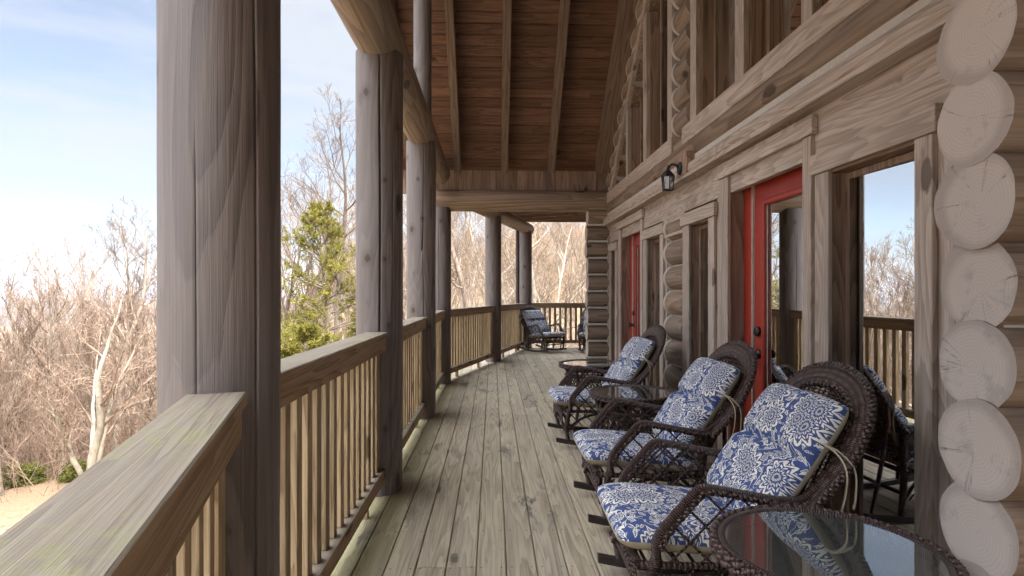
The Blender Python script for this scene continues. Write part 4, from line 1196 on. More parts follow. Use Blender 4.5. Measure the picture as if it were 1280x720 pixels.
# ------------------------------------------------------------------ terrain
def sstep(a, b, x):
    t = np.clip((x - a) / (b - a), 0, 1); return t * t * (3 - 2 * t)
def gz(x, y):
    x = np.asarray(x, float); y = np.asarray(y, float)
    r = np.hypot(x, y) + 1e-6; az = np.degrees(np.arctan2(x, y))
    left = 1 - sstep(-30, -12, az); left = left * (1 - sstep(150, 175, np.abs(az)))
    front = (1 - left) * (1 - sstep(60, 110, np.abs(az)))
    hill = -2.5 * sstep(14, 32, r) + (8.5 + 9.5 * sstep(-7, 10, az)) * sstep(30, 225, r) - 60 * sstep(300, 700, r)
    drop = -5.5 * sstep(12, 32, r) - 60 * sstep(24, 190, r)
    und = 0.35 * np.sin(x * 0.21 + 1.3) * np.cos(y * 0.17) * sstep(12, 30, r) + 1.6 * np.sin(x * 0.031) * np.cos(y * 0.027 + 0.7) * sstep(40, 110, r)
    return -2.2 + front * hill + left * drop + und
def gz1(x, y): return float(gz(x, y))

def ground_mat():
    t = NT('dry_ground')
    co = t.n('TexCoord').outputs['Object']
    n1 = t.noise(co, 0.45, 4, 0.6); n2 = t.noise(co, 9.0, 5, 0.7); n3 = t.noise(co, 45.0, 3, 0.7)
    lawn = t.ramp(n2, [(0.35, (0.13, 0.10, 0.062)), (0.5, (0.25, 0.205, 0.135)), (0.68, (0.36, 0.31, 0.215))])
    litter = t.ramp(n3, [(0.3, (0.16, 0.10, 0.06)), (0.5, (0.29, 0.195, 0.125)), (0.72, (0.42, 0.31, 0.21))])
    s = t.n('SeparateXYZ', {0: co})
    r = t.math('SQRT', t.math('ADD', t.math('POWER', s.outputs[0], 2.0), t.math('POWER', s.outputs[1], 2.0)))
    m = t.n('MapRange', {0: t.math('ADD', r, t.math('MULTIPLY', n1, 3.0)), 1: 12.6, 2: 14.0}).outputs[0]
    col = t.mix(m, lawn, litter)
    green = t.ramp(t.noise(co, 1.7, 3, 0.6), [(0.55, 0.0), (0.7, 0.3)])
    col = t.mix(t.math('MULTIPLY', green, t.math('SUBTRACT', 1.0, m)), col, (0.16, 0.19, 0.06))
    return t.principled(col, 0.95, t.bump(t.math('ADD', n2, n3), 0.6, 0.03), spec=0.1)
na, nr = 220, 120
rr = 0.6 * (1.0 + np.arange(nr) / nr * 0) * 1.0
rad = np.concatenate([[0.0], 1.5 * (1.0825 ** np.arange(nr))]); rad = rad[rad < 8800]
A = np.arange(na) * 2 * PI / na
X = np.outer(rad, np.sin(A)); Y = np.outer(rad, np.cos(A)); Z = gz(X, Y)
V = np.stack([X, Y, Z], -1).reshape(-1, 3); n = len(rad)
i, j = np.meshgrid(np.arange(n - 1), np.arange(na), indexing='ij')
Q = np.stack([i * na + j, (i + 1) * na + j, (i + 1) * na + (j + 1) % na, i * na + (j + 1) % na], -1).reshape(-1, 4)[:, ::-1]
tag(np_mesh('ground', V, Q, ground_mat()), kind='structure')
# far ridges beyond the valley
def ridge(name, dist, base, amp, az0, az1, seed, col):
    az = np.radians(np.linspace(az0, az1, 160)); k = np.linspace(0, 1, 10)
    rows = []
    for t in k:
        d = dist * (1 + 0.55 * t)
        h = np.array([amp * (0.55 + 0.45 * noise.noise(Vector((a * 7 + seed, seed, 0))) + 0.12 * noise.noise(Vector((a * 31 + seed, 2, seed)))) for a in az])
        rows.append(np.stack([d * np.sin(az), d * np.cos(az), base + h * math.sin(PI * min(t * 1.05, 1)) ** 0.8], -1))
    V = np.concatenate(rows); m = len(az)
    i, j = np.meshgrid(np.arange(9), np.arange(m - 1), indexing='ij')
    Q = np.stack([i * m + j, i * m + j + 1, (i + 1) * m + j + 1, (i + 1) * m + j], -1).reshape(-1, 4)
    t = NT(name + '_woods'); co = t.n('TexCoord').outputs['Object']
    nz = t.noise(co, 0.02, 6, 0.7)
    tag(np_mesh(name, V, Q, t.principled(t.ramp(nz, [(0.3, tuple(c * 0.7 for c in col)), (0.7, col)]), 0.95, spec=0.0)), kind='structure')
ridge('hills', 1500, -75, 70, -75, -8, 3.0, (0.17, 0.14, 0.13))
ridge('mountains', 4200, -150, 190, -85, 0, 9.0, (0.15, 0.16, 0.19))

# ------------------------------------------------------------------ bare trees
def bark(name, lo, mid, hi, sc=14):
    t = NT(name); co = t.n('TexCoord').outputs['Object']
    rn = t.n('ObjectInfo').outputs['Random']
    n1 = t.noise(t.scale(co, (1, 1, 0.35)), sc, 4, 0.65); n2 = t.noise(co, 3.0, 3, 0.6)
    c = t.ramp(t.math('ADD', t.math('MULTIPLY', n1, 0.6), t.math('MULTIPLY', n2, 0.4)), [(0.32, lo), (0.5, mid), (0.68, hi)])
    k = t.math('MULTIPLY_ADD', rn, 0.5, 0.75)
    c = t.mix(1.0, c, t.n('CombineColor', {0: k, 1: k, 2: k}).outputs[0], 'MULTIPLY')
    return t.principled(c, 0.9, t.bump(n1, 0.5, 0.02), spec=0.15)
M['bark_pale'] = bark('pale_bark', (0.16, 0.135, 0.105), (0.40, 0.355, 0.29), (0.56, 0.52, 0.44), 6)
M['bark_grey'] = bark('grey_bark', (0.13, 0.105, 0.08), (0.30, 0.245, 0.195), (0.46, 0.39, 0.33))
M['twig_red'] = bark('russet_twigs', (0.11, 0.075, 0.055), (0.26, 0.185, 0.138), (0.43, 0.33, 0.26))
M['twig_grey'] = bark('grey_twigs', (0.12, 0.09, 0.07), (0.25, 0.195, 0.155), (0.38, 0.31, 0.25))
M['twig_tan'] = bark('tan_twigs', (0.20, 0.14, 0.09), (0.38, 0.285, 0.20), (0.52, 0.42, 0.31))

def tubes(P, R, sides):
    """P (T,N,3) R (T,N) -> verts, quads"""
    T, N, _ = P.shape
    t = np.gradient(P, axis=1); t /= np.linalg.norm(t, axis=2, keepdims=True) + 1e-9
    ref = np.where(np.abs(t[:, :1, 2:3]) < 0.9, np.array([[[0, 0, 1.0]]]), np.array([[[1.0, 0, 0]]]))
    u = ref - t * np.sum(ref * t, 2, keepdims=True); u /= np.linalg.norm(u, axis=2, keepdims=True) + 1e-9
    w = np.cross(t, u)
    g = 2 * PI * np.arange(sides) / sides
    V = P[:, :, None] + R[:, :, None, None] * (u[:, :, None] * np.cos(g)[None, None, :, None] + w[:, :, None] * np.sin(g)[None, None, :, None])
    base = (np.arange(T) * N * sides)[:, None, None]; i = np.arange(N - 1)[None, :, None]; k = np.arange(sides)[None, None]
    a = base + i * sides + k; b = base + i * sides + (k + 1) % sides
    Q = np.stack([a, b, b + sides, a + sides], -1).reshape(-1, 4)
    return V.reshape(-1, 3), Q
def join(parts):
    vs, qs, o = [], [], 0
    for v, q in parts: vs.append(v); qs.append(q + o); o += len(v)
    return np.concatenate(vs), np.concatenate(qs)
def unit(a): return a / (np.linalg.norm(a, axis=-1, keepdims=True) + 1e-9)
def grow(rg, S, D, L, R0, npt, wig, up, taper=0.25):
    """branches from starts S along D: wiggly polylines with radii"""
    T = len(S); P = np.zeros((T, npt, 3)); P[:, 0] = S; d = D.copy()
    for i in range(1, npt):
        d = unit(d + rg.normal(0, wig, (T, 3)) + np.array([0, 0, up]))
        P[:, i] = P[:, i - 1] + d * (L / (npt - 1))[:, None]
    f = np.linspace(0, 1, npt)[None]
    R = R0[:, None] * (1 - f * (1 - taper))
    return P, R
def spawn(rg, P, R, n, t0, t1, ang, spread=0.3):
    """n children per parent between t0 and t1"""
    T, N, _ = P.shape
    t = t0 + (t1 - t0) * (np.arange(n)[None] + rg.uniform(0, 1, (T, n))) / n
    x = t * (N - 1); i = np.clip(x.astype(int), 0, N - 2); f = (x - i)[..., None]
    ti = np.arange(T)[:, None]
    S = P[ti, i] * (1 - f) + P[ti, i + 1] * f
    tan = unit(P[ti, i + 1] - P[ti, i])
    rr = R[ti, i]
    rv = rg.normal(0, 1, (T, n, 3)); side = unit(rv - tan * np.sum(rv * tan, -1, keepdims=True))
    a = np.radians(ang) * (1 + spread * rg.normal(0, 1, (T, n, 1)))
    D = unit(tan * np.cos(a) + side * np.sin(a))
    return S.reshape(-1, 3), D.reshape(-1, 3), t.reshape(-1), rr.reshape(-1)
def make_tree(seed, H, r0, n1=13, n2=7, n3=6, n4=4, ang=48, up=0.10, t0=0.25, stems=1, lean=0.05, twig=0.0055, l1=0.5):
    rg = np.random.default_rng(seed)
    S = np.zeros((stems, 3)); D = unit(np.array([[rg.normal(0, lean if stems == 1 else 0.32), rg.normal(0, lean if stems == 1 else 0.32), 1.0] for _ in range(stems)]))
    L = H * rg.uniform(0.85, 1.0, stems)
    P0, R0 = grow(rg, S, D, L, np.full(stems, r0) * (1 if stems == 1 else 0.7), 14, 0.07, 0.05, 0.12)
    R0[:, 0] *= 1.45; R0[:, 1] *= 1.08
    trunk = [tubes(P0, R0, 9)]
    S, D, t, rr = spawn(rg, P0, R0, n1, t0, 0.98, ang)
    L1 = H * l1 * (1.05 - 0.75 * t) * rg.uniform(0.7, 1.2, len(t))
    P1, R1 = grow(rg, S, D, L1, np.minimum(rr * 0.62, 0.05 + 0 * rr) * rg.uniform(0.7, 1, len(t)), 9, 0.13, up, 0.2)
    trunk.append(tubes(P1, R1, 6))
    S, D, t, rr = spawn(rg, P1, R1, n2, 0.18, 1.0, 42)
    L2 = np.repeat(L1, n2) * 0.46 * (1.15 - 0.6 * t) * rg.uniform(0.6, 1.2, len(t))
    P2, R2 = grow(rg, S, D, L2, np.maximum(rr * 0.6, twig * 1.3), 6, 0.16, up * 1.2, 0.35)
    S, D, t, rr = spawn(rg, P2, R2, n3, 0.15, 1.0, 40)
    L3 = np.repeat(L2, n3) * 0.50 * (1.15 - 0.6 * t) * rg.uniform(0.6, 1.2, len(t))
    P3, R3 = grow(rg, S, D, L3, np.maximum(rr * 0.6, twig), 4, 0.16, up * 1.3, 0.55)
    S, D, t, rr = spawn(rg, P3, R3, n4, 0.2, 1.0, 38)
    L4 = np.repeat(L3, n4) * 0.55 * rg.uniform(0.5, 1.2, len(t))
    P4, R4 = grow(rg, S, D, L4, np.full(len(t), twig * 0.8), 3, 0.16, up * 1.3, 0.6)
    return join(trunk), join([tubes(P2, R2, 4), tubes(P3, R3, 3), tubes(P4, R4, 3)])
def tree_proto(seed, bk, tw, **k):
    tr, cr = make_tree(seed, **k)
    t = empty('bare_tree')
    np_mesh('trunk', *tr, M[bk], t); np_mesh('crown', *cr, M[tw], t)
    return t
PROTO = [tree_proto(1, 'bark_grey', 'twig_red', H=8.5, r0=0.13, up=0.14),
         tree_proto(2, 'bark_grey', 'twig_red', H=7.0, r0=0.10, up=0.18, ang=40, t0=0.15),
         tree_proto(3, 'bark_grey', 'twig_grey', H=10.5, r0=0.15, up=0.10, t0=0.3),
         tree_proto(4, 'bark_pale', 'twig_tan', H=11.0, r0=0.14, up=0.08, t0=0.28, ang=52),
         tree_proto(5, 'bark_pale', 'twig_grey', H=9.0, r0=0.12, up=0.12, t0=0.22),
         tree_proto(6, 'bark_grey', 'twig_red', H=6.0, r0=0.07, up=0.22, ang=34, t0=0.08, n1=16),
         tree_proto(7, 'bark_grey', 'twig_grey', H=13.0, r0=0.19, up=0.09, t0=0.35, n1=15)]
used = [False] * len(PROTO)
TL = {'grey': 'bare grey-barked tree with fine leafless twigs in the woods below the deck', 'pale': 'bare pale-trunked tree standing in the woods beyond the deck'}
def plant(k, x, y, s=1.0, rz=0.0, label=None, group=True, dz=0.0):
    o = PROTO[k] if not used[k] else copy_tree(PROTO[k]); used[k] = True
    o.location = (x, y, gz1(x, y) - 0.05 + dz); o.scale = (s, s, s); o.rotation_euler = (0, 0, rz)
    pale = k in (3, 4)
    tag(o, label or TL['pale' if pale else 'grey'], 'tree', ('pale bare trees in the woods' if pale else 'grey bare trees in the woods'))
    return o
def polar(az, r): a = math.radians(az); return r * math.sin(a), r * math.cos(a)
rnd = random.Random(42)
# woods to the left (seen past the front post), then ahead beyond the far end of the deck
placed = []
def scatter(n, az0, az1, r0, r1, ks, smin, smax, gap):
    c = 0; tries = 0
    while c < n and tries < n * 60:
        tries += 1
        az = rnd.uniform(az0, az1); r = math.sqrt(rnd.uniform(r0 * r0, r1 * r1)); x, y = polar(az, r)
        if any((x - a) ** 2 + (y - b) ** 2 < gap * gap for a, b in placed): continue
        if x > -3.2 and y < 17.5: continue
        placed.append((x, y)); plant(rnd.choice(ks), x, y, rnd.uniform(smin, smax), rnd.uniform(0, 6.28)); c += 1
scatter(34, -48, -26, 13.4, 24, (0, 1, 5, 5, 1, 2), 0.50, 0.78, 1.3)
scatter(34, -52, -24, 24, 48, (0, 1, 2, 3, 5, 6), 0.8, 1.15, 2.0)
scatter(12, -25, -13, 15.5, 40, (0, 1, 2, 5), 0.8, 1.1, 1.8)
scatter(34, -13, 12, 23, 45, (2, 3, 3, 4, 6, 3, 0), 0.8, 1.15, 2.2)
scatter(30, -14, 14, 45, 85, (3, 4, 2, 6), 0.9, 1.2, 3.0)
scatter(18, -80, -52, 12, 40, (0, 2, 3, 6, 5), 0.8, 1.1, 2.0)
scatter(8, 12, 28, 20, 45, (2, 3, 6), 0.8, 1.1, 2.5)

plant(6, *polar(-14.3, 22.5), 0.86, 1.2, 'tall bare tree rising behind the yellow-green pine', dz=0.0)
plant(2, *polar(-18.6, 25.0), 1.12, 0.4, 'bare slim-crowned tree behind the low bright conifer')
# the pale many-stemmed tree at the edge of the lawn
def pale_multi(seed):
    rg = np.random.default_rng(seed)
    R_ = np.array([0.81, 0.59, 0.0]); F_ = np.array([-0.59, 0.81, 0.0]); U_ = np.array([0, 0, 1.0])
    D = unit(np.stack([U_ - 0.42 * R_, U_ + 0.10 * R_ + 0.1 * F_, U_ + 0.20 * R_ - 0.15 * F_, 0.75 * U_ + 0.55 * R_, U_ + 0.02 * R_ + 0.3 * F_]))
    L = np.array([2.3, 3.6, 3.0, 3.1, 3.3]); S = np.zeros((5, 3)); S[:, 2] = (0.15, 0.0, 0.1, 0.45, 0.2)
    P0, R0 = grow(rg, S, D, L, np.array([0.050, 0.082, 0.050, 0.048, 0.045]), 14, 0.10, 0.02, 0.12); R0[1, :3] *= (1.5, 1.3, 1.1)
    # the low limb turns level to the right
    P0[3] = smooth_limb = np.stack([np.array([0.0, 0.0, 0.42]) + R_ * x + U_ * h + F_ * 0.05 * math.sin(x * 4) for x, h in zip(np.linspace(0, 2.7, 14), (0, .12, .36, .55, .66, .72, .78, .86, .92, .96, 1.02, 1.12, 1.22, 1.32))])
    tr = [tubes(P0, R0, 8)]
    S, D, t, rr = spawn(rg, P0, R0, 7, 0.3, 0.98, 45)
    L1 = np.repeat(L, 7) * 0.52 * (1.1 - 0.7 * t) * rg.uniform(0.6, 1.2, len(t))
    P1, R1 = grow(rg, S, D, L1, np.minimum(rr * 0.55, 0.024), 8, 0.14, 0.07, 0.25)
    cr = [tubes(P1, R1, 5)]
    S, D, t, rr = spawn(rg, P1, R1, 7, 0.2, 1.0, 42); L2 = np.repeat(L1, 7) * 0.5 * rg.uniform(0.5, 1.2, len(t))
    P2, R2 = grow(rg, S, D, L2, np.full(len(t), 0.0065), 5, 0.16, 0.08, 0.5)
    S, D, t, rr = spawn(rg, P2, R2, 6, 0.2, 1.0, 38); L3 = np.repeat(L2, 6) * 0.5 * rg.uniform(0.5, 1.2, len(t))
    P3, R3 = grow(rg, S, D, L3, np.full(len(t), 0.0045), 4, 0.16, 0.08, 0.6)
    return join(tr), join(cr + [tubes(P2, R2, 3), tubes(P3, R3, 3)])
tr, cr = pale_multi(4)
pt = empty('pale_tree'); np_mesh('trunk', *tr, M['bark_pale'], pt); np_mesh('crown', *cr, M['twig_red'], pt)
px, py = -6.85, 10.05
pt.location = (px, py, gz1(px, py) - 0.06)
tag(pt, 'white-barked many-stemmed tree at the edge of the dry lawn', 'tree')

# ------------------------------------------------------------------ evergreens
def leafmat(name, lo, mid, hi):
    t = NT(name); rn = t.n('NewGeometry').outputs['Random Per Island']
    co = t.n('TexCoord').outputs['Object']; nz = t.noise(co, 1.4, 3, 0.6)
    c = t.ramp(t.math('ADD', t.math('MULTIPLY', rn, 0.5), t.math('MULTIPLY', nz, 0.5)), [(0.25, lo), (0.5, mid), (0.75, hi)])
    d = t.n('BsdfDiffuse', {'Color': c}).outputs[0]; tl = t.n('BsdfTranslucent', {'Color': c}).outputs[0]
    t.link(t.n('MixShader', {0: 0.3, 1: d, 2: tl}).outputs[0], t.out.inputs[0]); return t.m
M['needle'] = leafmat('pine_needles', (0.10, 0.105, 0.022), (0.27, 0.25, 0.06), (0.48, 0.42, 0.12))
M['leaf'] = leafmat('shrub_leaves', (0.07, 0.085, 0.02), (0.17, 0.18, 0.045), (0.30, 0.29, 0.09))
def sprays(rg, S, D, n, ln, wd, spread):
    """n slim tufts around each (S,D): two crossed narrow blades each"""
    S = np.repeat(S, n, 0); D = np.repeat(D, n, 0)
    d = unit(D + rg.normal(0, spread, D.shape)); L = ln * rg.uniform(0.6, 1.2, (len(S), 1))
    s = unit(np.cross(d, rg.normal(0, 1, d.shape))) * wd * rg.uniform(0.6, 1.2, (len(S), 1))
    a = S - s * 0.4; b = S + s * 0.4; m1 = S + d * L * 0.5 + s; m2 = S + d * L * 0.5 - s; e = S + d * L
    V = np.stack([S, m1, e, m2], 1).reshape(-1, 3); i = np.arange(len(S)) * 4
    return V, np.stack([i, i + 1, i + 2, i + 3], -1)
def evergreen(seed, H, r0, base, wid, whorls, per, dens, droop=0.0, name='pine_tree'):
    rg = np.random.default_rng(seed)
    P0, R0 = grow(rg, np.zeros((1, 3)), np.array([[0.02, 0, 1.0]]), np.array([H]), np.array([r0]), 16, 0.03, 0.05, 0.1)
    t = np.repeat(np.linspace(base, 0.99, whorls), per) + rg.normal(0, 0.012, whorls * per)
    t = np.clip(t, 0.02, 0.995); x = t * 15; i = np.clip(x.astype(int), 0, 14); f = (x - i)[:, None]
    S = P0[0, i] * (1 - f) + P0[0, i + 1] * f
    a = rg.uniform(0, 2 * PI, len(t)); el = 0.15 + 0.7 * t ** 2
    D = np.stack([np.cos(a) * np.cos(el), np.sin(a) * np.cos(el), np.sin(el)], -1)
    L = wid * (0.16 + 0.84 * (1 - ((t - base) / (1 - base))) ** 0.75) * rg.uniform(0.55, 1.15, len(t))
    P1, R1 = grow(rg, S, D, L, np.full(len(t), 0.02), 7, 0.09, 0.05 - droop, 0.3)
    S2, D2, tt, _ = spawn(rg, P1, R1, 9, 0.25, 1.0, 48)
    L2 = np.repeat(L, 9) * 0.34 * (1.2 - 0.5 * tt) * rg.uniform(0.6, 1.2, len(tt))
    P2, R2 = grow(rg, S2, D2, L2, np.full(len(tt), 0.007), 4, 0.14, 0.06 - droop, 0.5)
    S3, D3, t3, _ = spawn(rg, P2, R2, 6, 0.15, 1.0, 35)
    V, Q = sprays(rg, S3, D3, dens * 2, 0.115, 0.0062, 0.55)
    tr = join([tubes(P0, R0, 8), tubes(P1, R1, 5), tubes(P2, R2, 3)])
    o = empty(name); np_mesh('trunk', *tr, M['bark_grey'], o); np_mesh('crown', V, Q, M['needle'], o, smooth=False)
    return o
def put(o, az, r, label, cat, sink=0.05, s=1.0, group=None, name=None):
    x, y = polar(az, r); o.location = (x, y, gz1(x, y) - sink); o.scale = (s, s, s); tag(o, label, cat, group)
put(evergreen(31, 5.5, 0.09, 0.05, 2.1, 16, 5, 5, 0.02), -15.6, 14.2, 'yellow-green pine tree behind the railing between the two nearest posts', 'tree')
put(evergreen(32, 2.75, 0.06, 0.06, 1.5, 12, 6, 7), -18.9, 12.4, 'low bright yellow-green conifer whose top just clears the railing', 'tree')
put(evergreen(33, 4.0, 0.08, 0.08, 1.2, 18, 6, 7), -12.2, 17.0, 'small pine partly hidden behind the cracked post', 'tree')
def shrub(seed, r, h, n=1600):
    rg = np.random.default_rng(seed)
    m = 34; S = np.zeros((m, 3)); a = rg.uniform(0, 2 * PI, m); e = rg.uniform(0.25, 1.45, m)
    D = np.stack([np.cos(a) * np.cos(e), np.sin(a) * np.cos(e), np.sin(e)], -1)
    P, R = grow(rg, S, D, rg.uniform(0.55, 1.1, m) * np.where(e > 0.9, h, r), np.full(m, 0.008), 6, 0.15, 0.05, 0.4)
    S2, D2, t2, _ = spawn(rg, P, R, 9, 0.3, 1.0, 45)
    P2, R2 = grow(rg, S2, D2, np.full(len(S2), 0.16), np.full(len(S2), 0.004), 4, 0.15, 0.05, 0.5)
    S3, D3, _, _ = spawn(rg, P2, R2, 4, 0.1, 1.0, 40)
    V, Q = sprays(rg, S3, D3, 3, 0.085, 0.013, 0.7)
    o = empty('shrub'); np_mesh('stems', *join([tubes(P, R, 4), tubes(P2, R2, 3)]), M['bark_grey'], o); np_mesh('foliage', V, Q, M['leaf'], o, smooth=False)
    return o
for k, (pxx, pyy, r, h, lab) in enumerate([(25, 608, 0.42, 0.42, 'low green shrub on the lawn edge, farthest from the front post'), (96, 600, 0.28, 0.30, 'small green shrub just beside the foot of the white-barked tree'), (196, 578, 0.5, 0.6, 'green shrub between the white-barked tree and the front post')]):
    u = (pxx - 640) / 720; psi = math.atan(24 / 720)
    dx, dy = math.sin(psi) + u * math.cos(psi), math.cos(psi) - u * math.sin(psi); v = (365 - pyy) / 720
    # march to the ground
    s = 4.0
    while 1.33 + v * s > gz1(dx * s, dy * s) and s < 60: s += 0.05
    o = shrub(70 + k, r, h); o.location = (dx * s, dy * s, gz1(dx * s, dy * s) - 0.02); tag(o, lab, 'shrub')

# ------------------------------------------------------------------ stuff: brush and the far woods
rg = np.random.default_rng(5)
def brush(n, az0, az1, r0, r1, h0, h1, tw, mat, name, clear=0.0):
    az = np.radians(rg.uniform(az0, az1, n)); r = np.sqrt(rg.uniform(r0 ** 2, r1 ** 2, n))
    x, y = r * np.sin(az), r * np.cos(az)
    ok = ~((x > -4.2) & (y < 17)); x, y, r = x[ok], y[ok], r[ok]; n = len(x)
    S = np.stack([x, y, gz(x, y) - 0.03], -1); D = unit(np.stack([rg.normal(0, 0.28, n), rg.normal(0, 0.28, n), np.ones(n)], -1))
    H = rg.uniform(h0, h1, n) * rg.uniform(0.6, 1.0, n); tk = tw * (0.6 + r / 30)
    P, R = grow(rg, S, D, H, tk * 1.5, 5, 0.12, 0.05, 0.4)
    S2, D2, t, rr = spawn(rg, P, R, 6, 0.2, 1.0, 38); L2 = np.repeat(H, 6) * 0.36 * rg.uniform(0.5, 1.2, len(t))
    P2, R2 = grow(rg, S2, D2, L2, np.repeat(tk, 6), 4, 0.16, 0.08, 0.5)
    S3, D3, t, rr = spawn(rg, P2, R2, 3, 0.2, 1.0, 36); L3 = np.repeat(L2, 3) * 0.5 * rg.uniform(0.5, 1.2, len(t))
    P3, R3 = grow(rg, S3, D3, L3, np.repeat(tk, 18) * 0.7, 3, 0.16, 0.08, 0.6)
    v, q = join([tubes(P, R, 3), tubes(P2, R2, 3), tubes(P3, R3, 3)])
    tag(np_mesh(name, v, q, M[mat]), kind='stuff')
brush(2600, -54, -12, 13.0, 34, 0.8, 3.2, 0.0048, 'twig_red', 'undergrowth')
brush(1500, -52, -22, 30, 75, 2.5, 6.5, 0.0050, 'twig_red', 'undergrowth')
brush(1500, -14, 14, 17.5, 55, 0.8, 3.0, 0.0055, 'twig_tan', 'undergrowth')
def far_woods(n, az0, az1, r0, r1, h0, h1, mt, mc, name):
    az = np.radians(rg.uniform(az0, az1, n)); r = np.sqrt(rg.uniform(r0 ** 2, r1 ** 2, n))
    x, y = r * np.sin(az), r * np.cos(az); S = np.stack([x, y, gz(x, y) - 0.1], -1)
    D = unit(np.stack([rg.normal(0, 0.07, n), rg.normal(0, 0.07, n), np.ones(n)], -1)); H = rg.uniform(h0, h1, n)
    P, R = grow(rg, S, D, H, 0.055 + r * 0.0006, 6, 0.06, 0.03, 0.2)
    S1, D1, t, rr = spawn(rg, P, R, 9, 0.25, 1.0, 46); L1 = np.repeat(H, 9) * 0.34 * (1.2 - 0.6 * t)
    P1, R1 = grow(rg, S1, D1, L1, np.repeat(0.014 + r * 0.00022, 9), 4, 0.14, 0.10, 0.5)
    S2, D2, t, rr = spawn(rg, P1, R1, 5, 0.2, 1.0, 40); L2 = np.repeat(L1, 5) * 0.45 * rg.uniform(0.6, 1.2, len(t))
    P2, R2 = grow(rg, S2, D2, L2, np.repeat(0.006 + r * 0.00013, 45), 3, 0.15, 0.10, 0.6)
    v, q = tubes(P, R, 4); tag(np_mesh(name + '_trunks', v, q, M[mt]), kind='stuff')
    v, q = join([tubes(P1, R1, 3), tubes(P2, R2, 3)]); tag(np_mesh(name + '_twigs', v, q, M[mc]), kind='stuff')
far_woods(1500, -24, 26, 75, 230, 8, 13, 'bark_pale', 'twig_red', 'far_woods')
far_woods(900, -56, -20, 45, 160, 7, 11, 'bark_grey', 'twig_red', 'valley_woods')
far_woods(700, -24, 20, 230, 300, 9, 13, 'bark_grey', 'twig_red', 'ridge_woods')

# ------------------------------------------------------------------ the air
mb = MB(); mb.box(-9000, 9000, -9000, 9000, -260, 190)
t = NT('haze_air'); pv = t.n('VolumePrincipled', {'Color': (0.82, 0.87, 1.0, 1), 'Density': 1.3e-4, 'Anisotropy': 0.2})
t.link(pv.outputs[0], t.out.inputs['Volume'])
tag(mb.build('haze', t.m), kind='stuff')
# ------------------------------------------------------------------ sun, sky, camera
EL, AZ = math.radians(42), math.radians(150)              # azimuth clockwise from +y
ts = Vector((math.sin(AZ) * math.cos(EL), math.cos(AZ) * math.cos(EL), math.sin(EL)))
sl = bpy.data.lights.new('sun', 'SUN'); sl.energy = 3.1; sl.angle = math.radians(0.5); sl.color = (1.0, 0.94, 0.85)
so = bpy.data.objects.new('sun', sl); C.objects.link(so); so.rotation_euler = (-ts).to_track_quat('-Z', 'Y').to_euler(); so.location = (0, 0, 30)
w = bpy.data.worlds.new('World'); SC.world = w; w.use_nodes = True
nt = w.node_tree; nt.nodes.clear()
def wn(t, **p):
    n = nt.nodes.new('ShaderNode' + t)
    for k, v in p.items(): setattr(n, k, v)
    return n
sky = wn('TexSky', sky_type='NISHITA', sun_disc=False, sun_elevation=EL, sun_rotation=AZ, altitude=900, air_density=1.0, dust_density=0.8, ozone_density=1.5)
tc = wn('TexCoord'); mp = wn('Mapping'); mp.inputs['Scale'].default_value = (1.3, 2.0, 7.5); mp.inputs['Rotation'].default_value = (0.25, 0.1, 0.5)
nt.links.new(tc.outputs['Generated'], mp.inputs[0])
nz = wn('TexNoise'); nz.inputs['Scale'].default_value = 1.5; nz.inputs['Detail'].default_value = 7; nz.inputs['Roughness'].default_value = 0.52; nz.inputs['Distortion'].default_value = 0.35
nt.links.new(mp.outputs[0], nz.inputs['Vector'])
rp = wn('ValToRGB'); rp.color_ramp.elements[0].position = 0.38; rp.color_ramp.elements[1].position = 0.60; rp.color_ramp.elements[0].color = (0.38, 0.38, 0.38, 1)
nt.links.new(nz.outputs['Fac'], rp.inputs[0])
mm = wn('Math', operation='MULTIPLY'); mm.inputs[1].default_value = 0.92; nt.links.new(rp.outputs[0], mm.inputs[0])
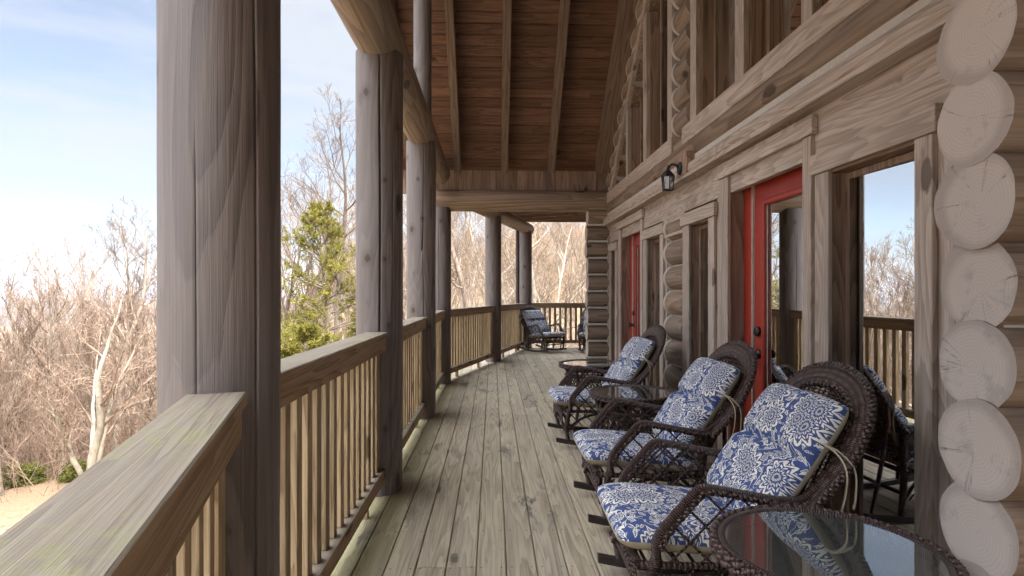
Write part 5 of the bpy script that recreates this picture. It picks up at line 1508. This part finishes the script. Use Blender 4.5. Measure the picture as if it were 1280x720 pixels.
mx = wn('Mix', data_type='RGBA'); nt.links.new(mm.outputs[0], mx.inputs[0]); nt.links.new(sky.outputs[0], mx.inputs[6]); mx.inputs[7].default_value = (3.9, 4.1, 4.45, 1)
# extra-bright cloud added above the view to light the porch, fading towards the horizon
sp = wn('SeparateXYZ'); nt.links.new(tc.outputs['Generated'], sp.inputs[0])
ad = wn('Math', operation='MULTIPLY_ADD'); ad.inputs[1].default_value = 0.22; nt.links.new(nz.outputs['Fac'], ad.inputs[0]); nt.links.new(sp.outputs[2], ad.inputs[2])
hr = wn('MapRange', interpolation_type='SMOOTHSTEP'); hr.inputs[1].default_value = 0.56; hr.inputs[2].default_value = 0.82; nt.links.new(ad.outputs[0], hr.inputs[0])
mx2 = wn('Mix', data_type='RGBA'); nt.links.new(hr.outputs[0], mx2.inputs[0]); nt.links.new(mx.outputs[2], mx2.inputs[6]); mx2.inputs[7].default_value = (CLOUD_FILL, CLOUD_FILL * 1.015, CLOUD_FILL * 1.05, 1)
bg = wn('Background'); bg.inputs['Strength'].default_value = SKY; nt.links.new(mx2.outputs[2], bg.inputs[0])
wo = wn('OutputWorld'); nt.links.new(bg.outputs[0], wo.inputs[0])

cd = bpy.data.cameras.new('camera'); cd.sensor_width = 36; cd.lens = 20.25; cd.shift_y = 5 / 1280; cd.clip_start = 0.02; cd.clip_end = 20000
co = bpy.data.objects.new('camera', cd); C.objects.link(co); co.location = (0, 0, 1.33); co.rotation_euler = (PI / 2, 0, -math.atan(24 / 720))
SC.camera = co
SC.view_settings.view_transform = 'Standard'; SC.view_settings.look = 'None'; SC.view_settings.gamma = 1; SC.view_settings.use_curve_mapping = False
SC.view_settings.exposure = EXPO
SC.cycles.max_bounces = 8; SC.cycles.diffuse_bounces = 5; SC.cycles.glossy_bounces = 4; SC.cycles.transparent_max_bounces = 12; SC.cycles.transmission_bounces = 6
SC.cycles.use_denoising = True
SC.cycles.sample_clamp_indirect = 8
SC.cycles.caustics_reflective = False; SC.cycles.caustics_refractive = False
